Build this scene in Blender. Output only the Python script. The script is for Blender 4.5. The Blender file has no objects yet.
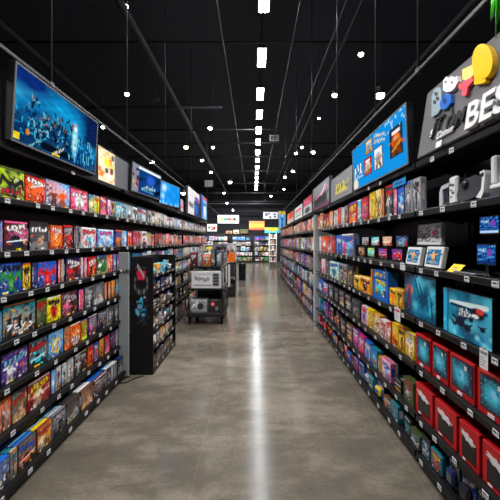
import bpy, math, random
import numpy as np
from mathutils import Vector, Matrix

scene = bpy.context.scene
COL = scene.collection
PI = math.pi
F = 330.0; EYE = 1.6; VX, VY = 254.0, 241.0
XL, XR = -1.56, 1.158           # front edges of the two shelf runs
XLP, XRP = -1.60, 1.19          # planes of the product fronts

# ------------------------------------------------------------------ colours
def lin(c):
    c = c / 255.0
    return c / 12.92 if c <= 0.04045 else ((c + 0.055) / 1.055) ** 2.4
def rgb(*t): return np.array([lin(v) for v in t])
PAL = {k: rgb(*v) for k, v in dict(
    black=(20, 20, 24), charcoal=(48, 48, 54), grey=(120, 122, 128), silver=(176, 180, 186), white=(236, 236, 238),
    cream=(232, 220, 190), red=(206, 24, 34), crimson=(176, 20, 60), maroon=(104, 26, 32), orange=(240, 112, 28),
    gold=(222, 160, 50), yellow=(250, 208, 22), lime=(186, 216, 40), green=(50, 140, 62), olive=(74, 88, 46),
    teal=(28, 136, 156), aqua=(60, 196, 226), blue=(24, 104, 206), navy=(24, 40, 96), sky=(120, 186, 232),
    purple=(110, 62, 160), pink=(236, 110, 160), magenta=(200, 40, 140), brown=(112, 72, 46), tan=(196, 160, 118)).items()}
ORD = "first second third fourth fifth sixth seventh eighth ninth tenth eleventh twelfth thirteenth fourteenth fifteenth sixteenth seventeenth eighteenth nineteenth twentieth".split()
def ordw(n):
    if n < 20: return ORD[n]
    return ("twenty-" if n < 29 else "thirty-") + ORD[(n - 20) % 10]

# ------------------------------------------------------------------ materials
def new_mat(name):
    m = bpy.data.materials.new(name); m.use_nodes = True
    nt = m.node_tree; b = nt.nodes['Principled BSDF']
    return m, nt, b
def attr_mat(name, rough, metal=0.0, spec=0.5, var=0.08, coat=0.0, bump=0.0):
    m, nt, b = new_mat(name)
    a = nt.nodes.new('ShaderNodeAttribute'); a.attribute_name = 'art'
    nt.links.new(a.outputs['Color'], b.inputs['Base Color'])
    tc = nt.nodes.new('ShaderNodeTexCoord'); n = nt.nodes.new('ShaderNodeTexNoise'); n.inputs['Scale'].default_value = 18
    nt.links.new(tc.outputs['Object'], n.inputs['Vector'])
    r = nt.nodes.new('ShaderNodeMapRange'); r.inputs['To Min'].default_value = max(0.02, rough - var); r.inputs['To Max'].default_value = rough + var
    nt.links.new(n.outputs['Fac'], r.inputs['Value']); nt.links.new(r.outputs['Result'], b.inputs['Roughness'])
    b.inputs['Metallic'].default_value = metal; b.inputs['Specular IOR Level'].default_value = spec
    b.inputs['Coat Weight'].default_value = coat
    if bump:
        bp = nt.nodes.new('ShaderNodeBump'); bp.inputs['Strength'].default_value = bump
        nt.links.new(n.outputs['Fac'], bp.inputs['Height']); nt.links.new(bp.outputs['Normal'], b.inputs['Normal'])
    return m
M = dict(
    print=attr_mat('printed_card', 0.38, spec=0.4),
    gloss=attr_mat('glossy_plastic', 0.22),
    matte=attr_mat('matte_paint', 0.6, spec=0.3),
    steel=attr_mat('powder_coated_steel', 0.42, spec=0.4),
    metal=attr_mat('bare_metal', 0.35, metal=0.9),
    rubber=attr_mat('rubber', 0.75, spec=0.2),
    dark=attr_mat('dark_ceiling_paint', 0.85, spec=0.1, bump=0.15))
def emit_mat(name, strength, color=None):
    m = bpy.data.materials.new(name); m.use_nodes = True; nt = m.node_tree; nt.nodes.clear()
    o = nt.nodes.new('ShaderNodeOutputMaterial'); e = nt.nodes.new('ShaderNodeEmission'); e.inputs['Strength'].default_value = strength
    if color is None:
        a = nt.nodes.new('ShaderNodeAttribute'); a.attribute_name = 'art'; nt.links.new(a.outputs['Color'], e.inputs['Color'])
    else: e.inputs['Color'].default_value = (*color, 1)
    nt.links.new(e.outputs[0], o.inputs['Surface']); return m
M['screen'] = emit_mat('lit_screen', 1.15)
M['tube'] = emit_mat('light_tube', 52.0, (0.93, 0.97, 1.0))
M['bulb'] = emit_mat('spot_bulb', 40.0, (0.95, 0.97, 1.0))
M['warm'] = emit_mat('warm_bulb', 30.0, (1.0, 0.72, 0.42))

def floor_mat():
    m, nt, b = new_mat('polished_concrete'); L = nt.links.new; N = nt.nodes.new
    tc = N('ShaderNodeTexCoord'); mp = N('ShaderNodeMapping'); mp.inputs['Location'].default_value = (.4, .3, 0); L(tc.outputs['Object'], mp.inputs['Vector'])
    def noise(s, d, r=0.6):
        n = N('ShaderNodeTexNoise'); n.inputs['Scale'].default_value = s; n.inputs['Detail'].default_value = d; n.inputs['Roughness'].default_value = r
        m2 = N('ShaderNodeMapping'); m2.inputs['Scale'].default_value = (.8, 1.5, 1) ; L(mp.outputs['Vector'], m2.inputs['Vector']); L(m2.outputs['Vector'], n.inputs['Vector']); return n
    n1 = noise(0.55, 6, 0.65); n2 = noise(3.5, 8, 0.7); n3 = noise(40, 4, 0.7)
    mx = N('ShaderNodeMath'); mx.operation = 'MULTIPLY_ADD'; L(n2.outputs['Fac'], mx.inputs[0]); mx.inputs[1].default_value = 0.55; L(n1.outputs['Fac'], mx.inputs[2])
    mx2 = N('ShaderNodeMath'); mx2.operation = 'MULTIPLY_ADD'; L(n3.outputs['Fac'], mx2.inputs[0]); mx2.inputs[1].default_value = 0.25; L(mx.outputs[0], mx2.inputs[2])
    cr = N('ShaderNodeValToRGB'); L(mx2.outputs[0], cr.inputs['Fac'])
    e = cr.color_ramp.elements; e[0].position = 0.62; e[0].color = (*rgb(70, 66, 59), 1); e[1].position = 1.12; e[1].color = (*rgb(112, 105, 94), 1)
    k = cr.color_ramp.elements.new(0.86); k.color = (*rgb(88, 82, 73), 1)
    bt = N('ShaderNodeTexBrick'); bt.offset = 0.0; L(mp.outputs['Vector'], bt.inputs['Vector']); bt.inputs['Scale'].default_value = 1.0
    bt.inputs['Brick Width'].default_value = 1.5; bt.inputs['Row Height'].default_value = 1.5; bt.inputs['Mortar Size'].default_value = 0.004
    bt.inputs['Color1'].default_value = (1, 1, 1, 1); bt.inputs['Color2'].default_value = (0.9, 0.9, 0.9, 1); bt.inputs['Mortar'].default_value = (1.28, 1.26, 1.24, 1)
    mc = N('ShaderNodeMix'); mc.data_type = 'RGBA'; mc.blend_type = 'MULTIPLY'; mc.inputs[0].default_value = 0.8
    L(cr.outputs['Color'], mc.inputs[6]); L(bt.outputs['Color'], mc.inputs[7]); L(mc.outputs[2], b.inputs['Base Color'])
    mr = N('ShaderNodeMapRange'); L(n2.outputs['Fac'], mr.inputs['Value']); mr.inputs['To Min'].default_value = 0.10; mr.inputs['To Max'].default_value = 0.24
    L(mr.outputs['Result'], b.inputs['Roughness']); b.inputs['Specular IOR Level'].default_value = 0.4
    bp = N('ShaderNodeBump'); bp.inputs['Strength'].default_value = 0.02; L(n3.outputs['Fac'], bp.inputs['Height']); L(bp.outputs['Normal'], b.inputs['Normal'])
    return m
M['floor'] = floor_mat()

# ------------------------------------------------------------------ mesh builder
class MB:
    def __init__(s): s.v, s.f, s.c, s.m, s.mats, s.sm = [], [], [], [], [], []
    def mi(s, mat):
        if mat not in s.mats: s.mats.append(mat)
        return s.mats.index(mat)
    def add(s, vs, fs, col, mat, smooth=False):
        b = len(s.v); k = s.mi(mat)
        s.v += [tuple(p) for p in vs]
        col = np.asarray(col)
        s.c += [tuple(col)] * len(vs) if col.ndim == 1 else [tuple(c) for c in col]
        for f in fs: s.f.append(tuple(b + i for i in f)); s.m.append(k); s.sm.append(smooth)
        return s
    def box(s, x0, x1, y0, y1, z0, z1, col, mat='steel', b=0.0):
        if b <= 0:
            vs = [(x, y, z) for z in (z0, z1) for y in (y0, y1) for x in (x0, x1)]
            return s.add(vs, [(0, 2, 3, 1), (4, 5, 7, 6), (0, 1, 5, 4), (2, 6, 7, 3), (0, 4, 6, 2), (1, 3, 7, 5)], col, mat)
        lo, hi = (x0, y0, z0), (x1, y1, z1); vs, idx = [], {}
        for sx in (0, 1):
            for sy in (0, 1):
                for sz in (0, 1):
                    sg = (sx, sy, sz); cr = [hi[i] if sg[i] else lo[i] for i in range(3)]
                    for ax in range(3):
                        p = list(cr)
                        for i in range(3):
                            if i != ax: p[i] += -b if sg[i] else b
                        idx[sg + (ax,)] = len(vs); vs.append(p)
        fs = []
        for ax in range(3):
            o = [i for i in range(3) if i != ax]
            for sd in (0, 1):
                q = []
                for a, c in ((0, 0), (1, 0), (1, 1), (0, 1)):
                    g = [0, 0, 0]; g[ax] = sd; g[o[0]] = a; g[o[1]] = c; q.append(idx[tuple(g) + (ax,)])
                fs.append(q)
            for a in (0, 1):
                for c in (0, 1):
                    g0 = [0, 0, 0]; g0[o[0]] = a; g0[o[1]] = c; g1 = list(g0); g1[ax] = 1
                    fs.append([idx[tuple(g0) + (o[0],)], idx[tuple(g1) + (o[0],)], idx[tuple(g1) + (o[1],)], idx[tuple(g0) + (o[1],)]])
        for sx in (0, 1):
            for sy in (0, 1):
                for sz in (0, 1): fs.append([idx[(sx, sy, sz, k)] for k in range(3)])
        ctr = Vector(((x0 + x1) / 2, (y0 + y1) / 2, (z0 + z1) / 2)); out = []
        for f in fs:
            P = [Vector(vs[i]) for i in f]; n = (P[1] - P[0]).cross(P[2] - P[0]); mid = sum(P, Vector()) / len(P)
            out.append(f if n.dot(mid - ctr) > 0 else f[::-1])
        return s.add(vs, out, col, mat)
    def art(s, x0, x1, z0, z1, y, img, mat='print'):
        nv, nu = img.shape[:2]
        vs = [(x0 + (x1 - x0) * i / (nu - 1), y, z0 + (z1 - z0) * j / (nv - 1)) for j in range(nv) for i in range(nu)]
        fs = [(j * nu + i, j * nu + i + 1, (j + 1) * nu + i + 1, (j + 1) * nu + i) for j in range(nv - 1) for i in range(nu - 1)]
        return s.add(vs, fs, img.reshape(-1, 3), mat)
    def tube(s, pts, r, col, mat='steel', n=8, caps=True):
        pts = [Vector(p) for p in pts]; vs, fs = [], []
        for i, p in enumerate(pts):
            d = (pts[min(i + 1, len(pts) - 1)] - pts[max(i - 1, 0)]).normalized()
            u = d.orthogonal().normalized() if i == 0 else (u - d * u.dot(d)).normalized()
            w = d.cross(u); rr = r[i] if isinstance(r, (list, tuple)) else r
            vs += [p + (u * math.cos(2 * PI * k / n) + w * math.sin(2 * PI * k / n)) * rr for k in range(n)]
        for i in range(len(pts) - 1):
            fs += [(i * n + k, i * n + (k + 1) % n, (i + 1) * n + (k + 1) % n, (i + 1) * n + k) for k in range(n)]
        if caps: fs += [tuple(range(n - 1, -1, -1)), tuple((len(pts) - 1) * n + k for k in range(n))]
        return s.add(vs, fs, col, mat, True)
    def lathe(s, prof, col, mat='steel', n=16, at=(0, 0, 0), axis='z'):
        vs, fs = [], []
        for r, h in prof:
            for k in range(n):
                a = 2 * PI * k / n; p = (r * math.cos(a), r * math.sin(a), h)
                if axis == 'x': p = (p[2], p[0], p[1])
                if axis == 'y': p = (p[0], -p[2], p[1])
                vs.append((p[0] + at[0], p[1] + at[1], p[2] + at[2]))
        for i in range(len(prof) - 1):
            fs += [(i * n + k, i * n + (k + 1) % n, (i + 1) * n + (k + 1) % n, (i + 1) * n + k) for k in range(n)]
        fs += [tuple(range(n - 1, -1, -1)), tuple((len(prof) - 1) * n + k for k in range(n))]
        return s.add(vs, fs, col, mat, True)
    def prism(s, poly, y0, y1, col, mat='gloss'):
        """polygon in (x, z), extruded from y0 (front) to y1"""
        n = len(poly)
        if sum(poly[i][0] * poly[(i + 1) % n][1] - poly[(i + 1) % n][0] * poly[i][1] for i in range(n)) < 0: poly = poly[::-1]
        vs = [(x, y0, z) for x, z in poly] + [(x, y1, z) for x, z in poly]
        fs = [tuple(range(n)), tuple(range(2 * n - 1, n - 1, -1))] + [(i, n + i, n + (i + 1) % n, (i + 1) % n) for i in range(n)]
        return s.add(vs, fs, col, mat)
    def mesh(s, name):
        me = bpy.data.meshes.new(name); me.from_pydata(s.v, [], s.f)
        for k in s.mats: me.materials.append(M[k])
        me.polygons.foreach_set('material_index', s.m); me.polygons.foreach_set('use_smooth', s.sm)
        a = me.attributes.new('art', 'FLOAT_COLOR', 'POINT')
        a.data.foreach_set('color', np.hstack([np.array(s.c, dtype=np.float32), np.ones((len(s.c), 1), np.float32)]).ravel())
        me.update(); return me
def link(name, mb, parent=None, loc=(0, 0, 0), rot=(0, 0, 0)):
    me = mb.mesh(name) if isinstance(mb, MB) else mb
    o = bpy.data.objects.new(name, me); COL.objects.link(o)
    if parent: o.parent = parent
    o.location = loc; o.rotation_euler = rot; return o
def empty(name, loc=(0, 0, 0), rot=(0, 0, 0)):
    o = bpy.data.objects.new(name, None); o.empty_display_size = 0.1; COL.objects.link(o); o.location = loc; o.rotation_euler = rot; return o
def tag(o, label, cat, group=None, kind=None):
    o['label'] = label; o['category'] = cat
    if group: o['group'] = group
    if kind: o['kind'] = kind
    return o
def structure(name, mb, loc=(0, 0, 0)):
    o = link(name, mb, loc=loc); o['kind'] = 'structure'; return o
def text_mesh(body, size, depth, col, mat='gloss', italic=0.0, bold=0.0):
    cu = bpy.data.curves.new('lettering', 'FONT'); cu.body = body; cu.size = size; cu.extrude = depth; cu.shear = italic; cu.offset = bold; cu.resolution_u = 4
    o = bpy.data.objects.new('lettering', cu); COL.objects.link(o); bpy.context.view_layer.update()
    me = bpy.data.meshes.new_from_object(o.evaluated_get(bpy.context.evaluated_depsgraph_get()))
    bpy.data.objects.remove(o); bpy.data.curves.remove(cu)
    me.materials.clear(); me.materials.append(M[mat])
    a = me.attributes.get('art') or me.attributes.new('art', 'FLOAT_COLOR', 'POINT')
    a.data.foreach_set('color', np.tile(np.append(col, 1.0), len(me.vertices)).astype(np.float32)); return me

# ------------------------------------------------------------------ pictures for covers, screens and signs
class Pic:
    def __init__(s, nu, nv, base, asp=1.0):
        s.U, s.V = np.meshgrid(np.linspace(0, 1, nu), np.linspace(0, 1, nv)); s.asp = asp
        s.a = np.zeros((nv, nu, 3)) + base
        s.e = 0.6 / nu
    def mix(s, mask, col):
        m = np.clip(mask, 0, 1)[..., None]; s.a = s.a * (1 - m) + np.asarray(col) * m; return s
    def noise(s, rg, fr=4, k=5):
        t = np.zeros_like(s.U)
        for _ in range(k):
            a, b, p = rg.uniform(-fr, fr), rg.uniform(-fr, fr), rg.uniform(0, 6.3); t += np.sin(2 * PI * (a * s.U + b * s.V) + p)
        return 0.5 + 0.5 * t / k * 1.6
    def ell(s, cx, cy, rx, ry, col, soft=0.25):
        d = np.sqrt(((s.U - cx) / rx) ** 2 + ((s.V - cy) / ry) ** 2); return s.mix((1 - d) / soft + 0.5, col)
    def rect(s, x0, x1, y0, y1, col):
        e = s.e; m = np.clip((s.U - x0) / e + .5, 0, 1) * np.clip((x1 - s.U) / e + .5, 0, 1) * np.clip((s.V - y0) / e + .5, 0, 1) * np.clip((y1 - s.V) / e + .5, 0, 1)
        return s.mix(m, col)
    def cap(s, x0, y0, x1, y1, r, col):
        dx, dy = x1 - x0, y1 - y0; t = np.clip(((s.U - x0) * dx + (s.V - y0) * dy) / (dx * dx + dy * dy + 1e-9), 0, 1)
        d = np.hypot(s.U - x0 - t * dx, s.V - y0 - t * dy); return s.mix((r - d) / s.e * 0.6 + .5, col)
    def person(s, cx, y0, h, cloth, skin, rg):
        w = h * 0.5; sw = rg.uniform(-.15, .15) * h
        s.cap(cx - .08 * w + sw * .3, y0 + .48 * h, cx - .28 * w, y0, .075 * h, cloth * .45).cap(cx + .08 * w, y0 + .48 * h, cx + .3 * w, y0, .075 * h, cloth * .45)
        s.ell(cx, y0 + .62 * h, .30 * w, .21 * h, cloth)
        s.cap(cx - .25 * w, y0 + .76 * h, cx - .62 * w, y0 + rg.uniform(.4, .9) * h, .055 * h, cloth * 1.2).cap(cx + .25 * w, y0 + .76 * h, cx + .62 * w, y0 + rg.uniform(.4, .9) * h, .055 * h, cloth * 1.2)
        return s.ell(cx + sw * .2, y0 + .91 * h, .17 * w, .1 * h, skin)
    def title(s, x0, x1, y0, y1, n, col, rg):
        w = (x1 - x0) / n; r = min(w * .17, (y1 - y0) * .2); ti = rg.uniform(-.03, .03)
        for k in (1, 0):
            c = np.asarray(col) if k == 0 else PAL['black']; st = random.Random(n * 7 + int(y0 * 100))
            for i in range(n):
                a = x0 + i * w; dy = ti * (i - n / 2); hh = y1 - y0
                for _ in range(3):
                    ax, bx = a + st.uniform(.1, .85) * w, a + st.uniform(.1, .85) * w
                    ay, by = y0 + st.choice([.05, .5, .95]) * hh + dy, y0 + st.choice([.05, .5, .95]) * hh + dy
                    if abs(ax - bx) + abs(ay - by) < .02: by += hh * .6
                    s.cap(ax, ay, bx, by, r * (1.9 if k else 1), c)
        return s
MOTIF = dict(fig='figure', duo='paired figures', car='race car', burst='sunburst', face='portrait', city='skyline', swirl='swirling waves', beast='winged beast', emblem='round emblem', spine='spine stripes', pane='dark window')
SKIN = rgb(232, 190, 160)
def cover(nu, nv, A, B, C, style, T, seed):
    rg = random.Random(seed); A, B, C = PAL[A], PAL[B], PAL[C]; T = PAL[T] if T else None
    p = Pic(nu, nv, A); big = nu > 18
    p.mix(np.clip(p.V * rg.uniform(-1.2, 1.2) + p.noise(rg, 2) * 1.5 - .5, 0, 1) * .75, B)
    p.ell(rg.uniform(.3, .7), rg.uniform(.35, .65), rg.uniform(.3, .5), rg.uniform(.25, .45), np.clip(A * .5 + B * .5 + .08, 0, .85), 1.3)
    p.mix(np.clip(p.noise(rg, 5, 6) * 2.2 - 1.3, 0, 1) * .6, C)
    p.mix(np.clip(p.noise(rg, 6, 6) * 2.4 - 1.35, 0, 1) * .85, PAL['black'])
    p.mix(np.clip((.32 - p.V) * 3 + p.noise(rg, 6) - .6, 0, 1) * .7, PAL['charcoal'] * .6)
    def shards(n, cs):
        for _ in range(n):
            x, y, a, l = rg.random(), rg.uniform(0, .8), rg.uniform(0, 6.3), rg.uniform(.03, .14); p.cap(x, y, x + l * math.cos(a), y + l * math.sin(a), rg.uniform(.006, .03), cs[rg.randrange(len(cs))])
    hot = [PAL['white'], np.clip(C * 1.5, 0, .9), PAL['orange'], B, PAL['black'], A * .4]
    if big: shards(11, hot)
    if style == 'fig':
        p.person(.5 + rg.uniform(-.12, .12), .0, .74, C, SKIN * .8, rg)
        if big: p.person(.14, .05, .4, B * .6, SKIN * .6, rg); p.person(.86, .02, .45, A * .5, SKIN * .7, rg)
    elif style == 'duo': p.person(.3, .0, .66, C, SKIN * .8, rg); p.person(.68, .0, .72, np.clip(B * .8, .02, 1), SKIN * .7, rg)
    elif style == 'car':
        p.rect(0, 1, 0, .2, PAL['charcoal']); p.ell(.5, .3, .42, .13, C); p.ell(.46, .42, .22, .11, C * .7); p.ell(.46, .42, .17, .07, PAL['black'])
        p.ell(.25, .2, .09, .09, PAL['black']); p.ell(.74, .2, .09, .09, PAL['black']); p.cap(.1, .3, .95, .38, .02, PAL['white']); p.ell(.85, .3, .04, .05, PAL['yellow'])
    elif style == 'burst':
        an = np.arctan2(p.V - .42, p.U - .5 + .05 * np.sin(p.V * 9)); p.mix(np.clip(np.sin(an * 9) * 2, 0, 1) * .6, B); p.ell(.5, .42, .26, .24, C, .5); p.person(.5, .12, .55, np.clip(C * .5, .02, 1), PAL['white'], rg)
    elif style == 'face':
        p.ell(.5, .1, .46, .26, C); p.ell(.52, .44, .22, .28, SKIN * .7); p.ell(.42, .44, .13, .26, SKIN * .35, .9); p.ell(.5, .64, .28, .16, C * .5); p.cap(.3, .6, .32, .36, .06, C * .4); p.cap(.4, .47, .46, .46, .02, PAL['black']); p.cap(.56, .46, .63, .47, .02, PAL['black']); p.cap(.46, .28, .58, .29, .016, PAL['maroon'] * .6); p.ell(.53, .38, .03, .05, SKIN)
    elif style == 'city':
        x = 0
        while x < 1:
            w = rg.uniform(.06, .15); h = rg.uniform(.2, .62); p.rect(x, x + w, 0, h, PAL['charcoal'] * rg.uniform(.3, 1.3)); x += w * 1.15
            for _ in range(2): p.rect(x - w, x - w + .02, h * rg.random(), h * rg.random() + .04, PAL['gold'])
        p.person(.35, .0, .5, C, SKIN * .8, rg); p.person(.7, .0, .36, B * .7, SKIN * .7, rg)
    elif style == 'swirl':
        r = np.hypot(p.U - .5, p.V - .45) + .12 * p.noise(rg, 3); an = np.arctan2(p.V - .45, p.U - .5); p.mix(np.clip(np.sin(an * 2 + r * 16) * 1.3, 0, 1) * .6, C); p.mix(np.clip(np.sin(an * 3 - r * 19) - .5, 0, 1), PAL['white']); p.person(.55, .08, .55, np.clip(B * .7, .02, 1), SKIN, rg)
    elif style == 'beast':
        p.cap(.5, .4, .1, .7, .07, C).cap(.1, .7, .02, .45, .05, C).cap(.5, .4, .9, .66, .07, C).cap(.9, .66, .97, .4, .05, C); p.ell(.5, .34, .15, .25, C); p.ell(.47, .6, .09, .1, C * .8); p.cap(.42, .66, .36, .76, .02, C).cap(.53, .66, .6, .75, .02, C); p.ell(.44, .62, .022, .02, PAL['yellow']); p.cap(.45, .2, .3, .04, .05, C * .7).cap(.55, .2, .7, .04, .05, C * .7); p.ell(.5, .3, .08, .15, np.clip(C + .12, 0, 1), 1)
    elif style == 'emblem': p.ell(.5, .42, .3, .28, C); p.ell(.5, .42, .22, .2, A * .7); p.ell(.47, .45, .12, .14, np.clip(C + .3, 0, .9), .9); p.cap(.3, .3, .7, .55, .03, B)
    elif style == 'spine':
        for i in range(5): p.rect(i * .2 + .15, i * .2 + .19, 0, 1, PAL['black'] if i % 2 else C)
        p.rect(.06, .12, .25, .8, PAL['white'])
    if big: shards(7, hot)
    for _ in range(3): p.rect(x := rg.uniform(.04, .8), x + rg.uniform(.05, .14), .02, .08, PAL[rg.choice(['white', 'black', 'yellow'])])
    if T is not None:
        y = rg.choice([.74, .70, .66, .2]); n = rg.choice([4, 5, 6])
        p.title(.08, .93, y, y + .13, n, T, rg)
        if rg.random() < .5: p.title(.25, .78, y - .1, y - .04, n + 2, T, rg)
        p.rect(0, 1, .94, 1, [PAL['blue'], PAL['white'], A * .6, PAL['red'], B, A, A * .5][rg.randrange(7)])
    g = np.random.RandomState(seed % 9999); p.a = p.a * (.68 + .58 * p.noise(rg, 11, 6))[..., None] * (1 + .16 * (g.rand(nv, nu, 1) - .5)) * (1 + .14 * (g.rand(nv, nu, 3) - .5))
    a = np.clip(p.a, 0, 1) ** 1.22; l = a.mean(axis=2, keepdims=True)
    return np.clip((l + (a - l) * 1.06) * 1.3, 0.003, 0.9)

# ------------------------------------------------------------------ products
REC = []
SPACES = dict(case='game_case', box='boxed_game', figure='figure_box', pack='blister_pack', carton='console_carton', tin='card_tin', bundle='value_bundle', puzzle='puzzle_box', slim='slim_game')
SAY = dict(case='game case', box='boxed game', figure='figure box', pack='blister pack', carton='console carton', tin='card tin', bundle='value bundle', puzzle='puzzle box', slim='slim game')
CAT = dict(case='game case', box='board game', figure='toy box', pack='toy pack', carton='game console box', tin='card tin', bundle='game bundle', puzzle='puzzle', slim='game')
def body_col(A, k=.55): return np.clip(PAL[A] * k, .006, .8)
def product(kind, w, d, h, A, B, C, style, T, seed, near):
    """returns an unplaced thing; local x along the shelf, front at y = 0 facing -y, base at z = 0"""
    name = SPACES[kind]; nu = 44 if near else 15; nv = 44 if near else 15
    hw = w / 2; img = cover(nu, nv, A, B, C, style, T, seed); rg = random.Random(seed + 5)
    mb = MB(); side = body_col(A, .8)
    if kind == 'case':
        shell = PAL[rg.choice(['black', 'charcoal', 'black', 'navy', 'silver'])] if A not in ('white', 'silver', 'sky') else PAL['silver']
        mb.box(-hw, hw, .0012, d * .47, 0, h, shell, 'gloss', min(.003, d * .1)); mb.box(-hw, hw, d * .53, d, 0, h, shell, 'gloss', min(.003, d * .1)); mb.box(-hw + .003, hw - .003, d * .4, d * .6, .003, h - .003, shell * .6, 'gloss')
        if not near: mb.art(-hw + .003, hw - .003, .004, h - .004, 0, img); return link(name, mb)
        o = link(name, mb); c = MB(); c.art(-hw + .004, hw - .004, .005, h - .005, 0, img); link('cover_insert', c, o)
        e = MB()
        for sx in (-1, 1): e.box(min(sx * hw, sx * (hw + .0008)), max(sx * hw, sx * (hw + .0008)), d * .15, d * .85, .01, h - .01, side, 'print')
        e.box(-hw - .001, hw + .001, d * .3, d * .7, h * .35, h * .8, PAL['white'] * .8, 'print'); link('spine_label', e, o); return o
    if kind in ('box', 'bundle', 'puzzle', 'slim'):
        mb.box(-hw + .002, hw - .002, d * .35, d, .002, h - .002, body_col(B, .6), 'print', .0015)
        lid = MB(); lid.box(-hw, hw, .001, d * .72, 0, h, side, 'print', .002); lid.art(-hw + .002, hw - .002, .002, h - .002, 0, img)
        if near:
            for sx in (-1, 1): lid.box(min(sx * hw, sx * (hw + .0007)), max(sx * hw, sx * (hw + .0007)), d * .15, d * .55, h * .3, h * .75, PAL[T or 'white'] * .8, 'print')
            o = link(name, mb); link('lid', lid, o); return o
        b0 = len(mb.v); lid.mats or None
        for k, mt in enumerate(lid.mats): mb.mi(mt)
        mb.f += [tuple(b0 + i for i in f) for f in lid.f]; mb.v += lid.v; mb.c += lid.c; mb.m += [mb.mi(lid.mats[k]) for k in lid.m]; mb.sm += lid.sm; return link(name, mb)
    if kind == 'tin':
        r = min(.012, hw * .4)
        mb.box(-hw, hw, .001, d, 0, h, side, 'gloss', r * .5); mb.art(-hw + r * .5, hw - r * .5, r * .5, h - r * .5, .0004, img); mb.box(-hw - .001, hw + .001, d * .42, d * .5, .004, h - .004, PAL['silver'], 'metal'); return link(name, mb)
    if kind == 'figure':
        mb.box(-hw, hw, .002, d, 0, h, side, 'print', .002)
        for x0, x1, z0, z1 in ((-hw, -hw * .78, 0, h), (hw * .78, hw, 0, h), (-hw * .78, hw * .78, 0, h * .14), (-hw * .78, hw * .78, h * .72, h)): mb.box(x0, x1, -.003, .002, z0, z1, side, 'print')
        mb.prism([(-hw * .3, h), (hw * .3, h), (hw * .2, h * 1.07), (-hw * .2, h * 1.07)], d * .45, d * .52, side, 'print')
        tt = Pic(nu, 8, side); tt.title(.12, .88, .2, .8, 5, PAL[T or 'white'], rg)
        mb.art(-hw * .96, hw * .96, h * .74, h * .98, -.0036, tt.a)
        win = MB(); win.art(-hw * .78, hw * .78, h * .14, h * .72, .0, img, 'gloss')
        if near: o = link(name, mb); link('window', win, o); return o
        b0 = len(mb.v); mb.f += [tuple(b0 + i for i in f) for f in win.f]; mb.v += win.v; mb.c += win.c; k = mb.mi('gloss'); mb.m += [k] * len(win.f); mb.sm += win.sm; return link(name, mb)
    if kind == 'pack':
        ch = [(-hw, 0), (hw, 0), (hw, h * .9), (hw * .7, h), (-hw * .7, h), (-hw, h * .9)]
        y = d * .6; mb.prism(ch, y + .001, y + .004, side, 'print'); mb.art(-hw * .96, hw * .96, .003, h * .9, y + .0004, img)
        bl = MB(); bl.box(-hw * .72, hw * .72, .002, y, h * .1, h * .58, body_col(C, .9), 'gloss', min(.014, hw * .3)); bl.box(-hw * .45, hw * .45, .0, .01, h * .2, h * .46, body_col(B, .6), 'gloss', .004)
        if near: o = link(name, mb); link('blister', bl, o); return o
        b0 = len(mb.v); mb.f += [tuple(b0 + i for i in f) for f in bl.f]; mb.v += bl.v; mb.c += bl.c; k = mb.mi('gloss'); mb.m += [k] * len(bl.f); mb.sm += bl.sm; return link(name, mb)
    if kind == 'carton':
        dk = rgb(20, 24, 32); mb.box(-hw, hw, .001, d, 0, h, dk, 'print', .003); mb.box(-hw + .006, hw - .006, d * .3, d * .32, h - .001, h + .0006, dk * .5, 'print')
        mb.box(hw - .001, hw + .0007, d * .3, d * .7, h * .7, h * .85, PAL['grey'] * .6, 'print')
        p = Pic(70, 60, rgb(10, 70, 100)); rr = random.Random(seed)
        p.mix(np.clip(p.noise(rr, 1.5) * 1.5 - .3, 0, 1), rgb(22, 140, 180)); p.mix(np.clip(p.noise(rr, 3, 6) * 1.8 - .9, 0, 1) * .7, rgb(90, 200, 225))
        if style == 'swirl':
            p.mix(np.clip((.35 - p.U) * 4, 0, 1) * .8, rgb(16, 30, 66)); p.ell(.18, .6, .1, .1, rgb(240, 130, 60), 1.2); p.ell(.18, .45, .07, .3, rgb(90, 40, 80), 1)
            for k in range(7): p.cap(.35 + .09 * k, .95 - .08 * k, .55 + .06 * k, .5 - .07 * k, .02, rgb(40, 190, 210) if k % 2 else rgb(6, 60, 90))
            p.mix(np.clip((.3 - p.V) * 4, 0, 1) * .7, rgb(6, 30, 60)); p.ell(.65, .45, .16, .22, rgb(8, 60, 90), .9); p.mix(np.clip(p.noise(rr, 8, 6) * 2.4 - 1.5, 0, 1) * .7, rgb(10, 36, 60))
        else:
            p.rect(0, .1, .1, .93, rgb(40, 150, 190)); p.rect(.1, .125, 0, 1, rgb(6, 30, 46)); p.cap(.2, .72, .9, .78, .05, rgb(200, 225, 235)); p.cap(.2, .68, .9, .66, .035, rgb(14, 40, 70)); p.ell(.74, .62, .14, .12, rgb(20, 24, 40)); p.ell(.79, .68, .07, .06, rgb(200, 50, 40)); p.ell(.7, .56, .07, .04, rgb(230, 235, 240))
            for cx, cy, q in ((.4, .34, .1), (.55, .26, .07), (.27, .28, .06), (.62, .46, .05), (.84, .34, .05)): p.ell(cx, cy, q, q * 1.1, rgb(12, 22, 44)); p.cap(cx, cy, cx - q * 1.6, cy + q * .9, q * .3, rgb(12, 22, 44)); p.cap(cx, cy, cx + q * 1.2, cy + q * 1.3, q * .25, rgb(12, 22, 44))
            p.mix(np.clip(p.noise(rr, 5, 6) * 2.2 - 1.4, 0, 1) * .6 * (p.V < .4), rgb(150, 235, 245)); p.title(.36, .62, .5, .6, 5, PAL['white'], rr)
        o = link(name, mb); pw = MB(); pw.art(-hw * .985, hw * .985, h * .012, h * .988, -.0006, np.clip(p.a * 1.3, 0, .9), 'gloss'); link('front_print', pw, o); return o

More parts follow.
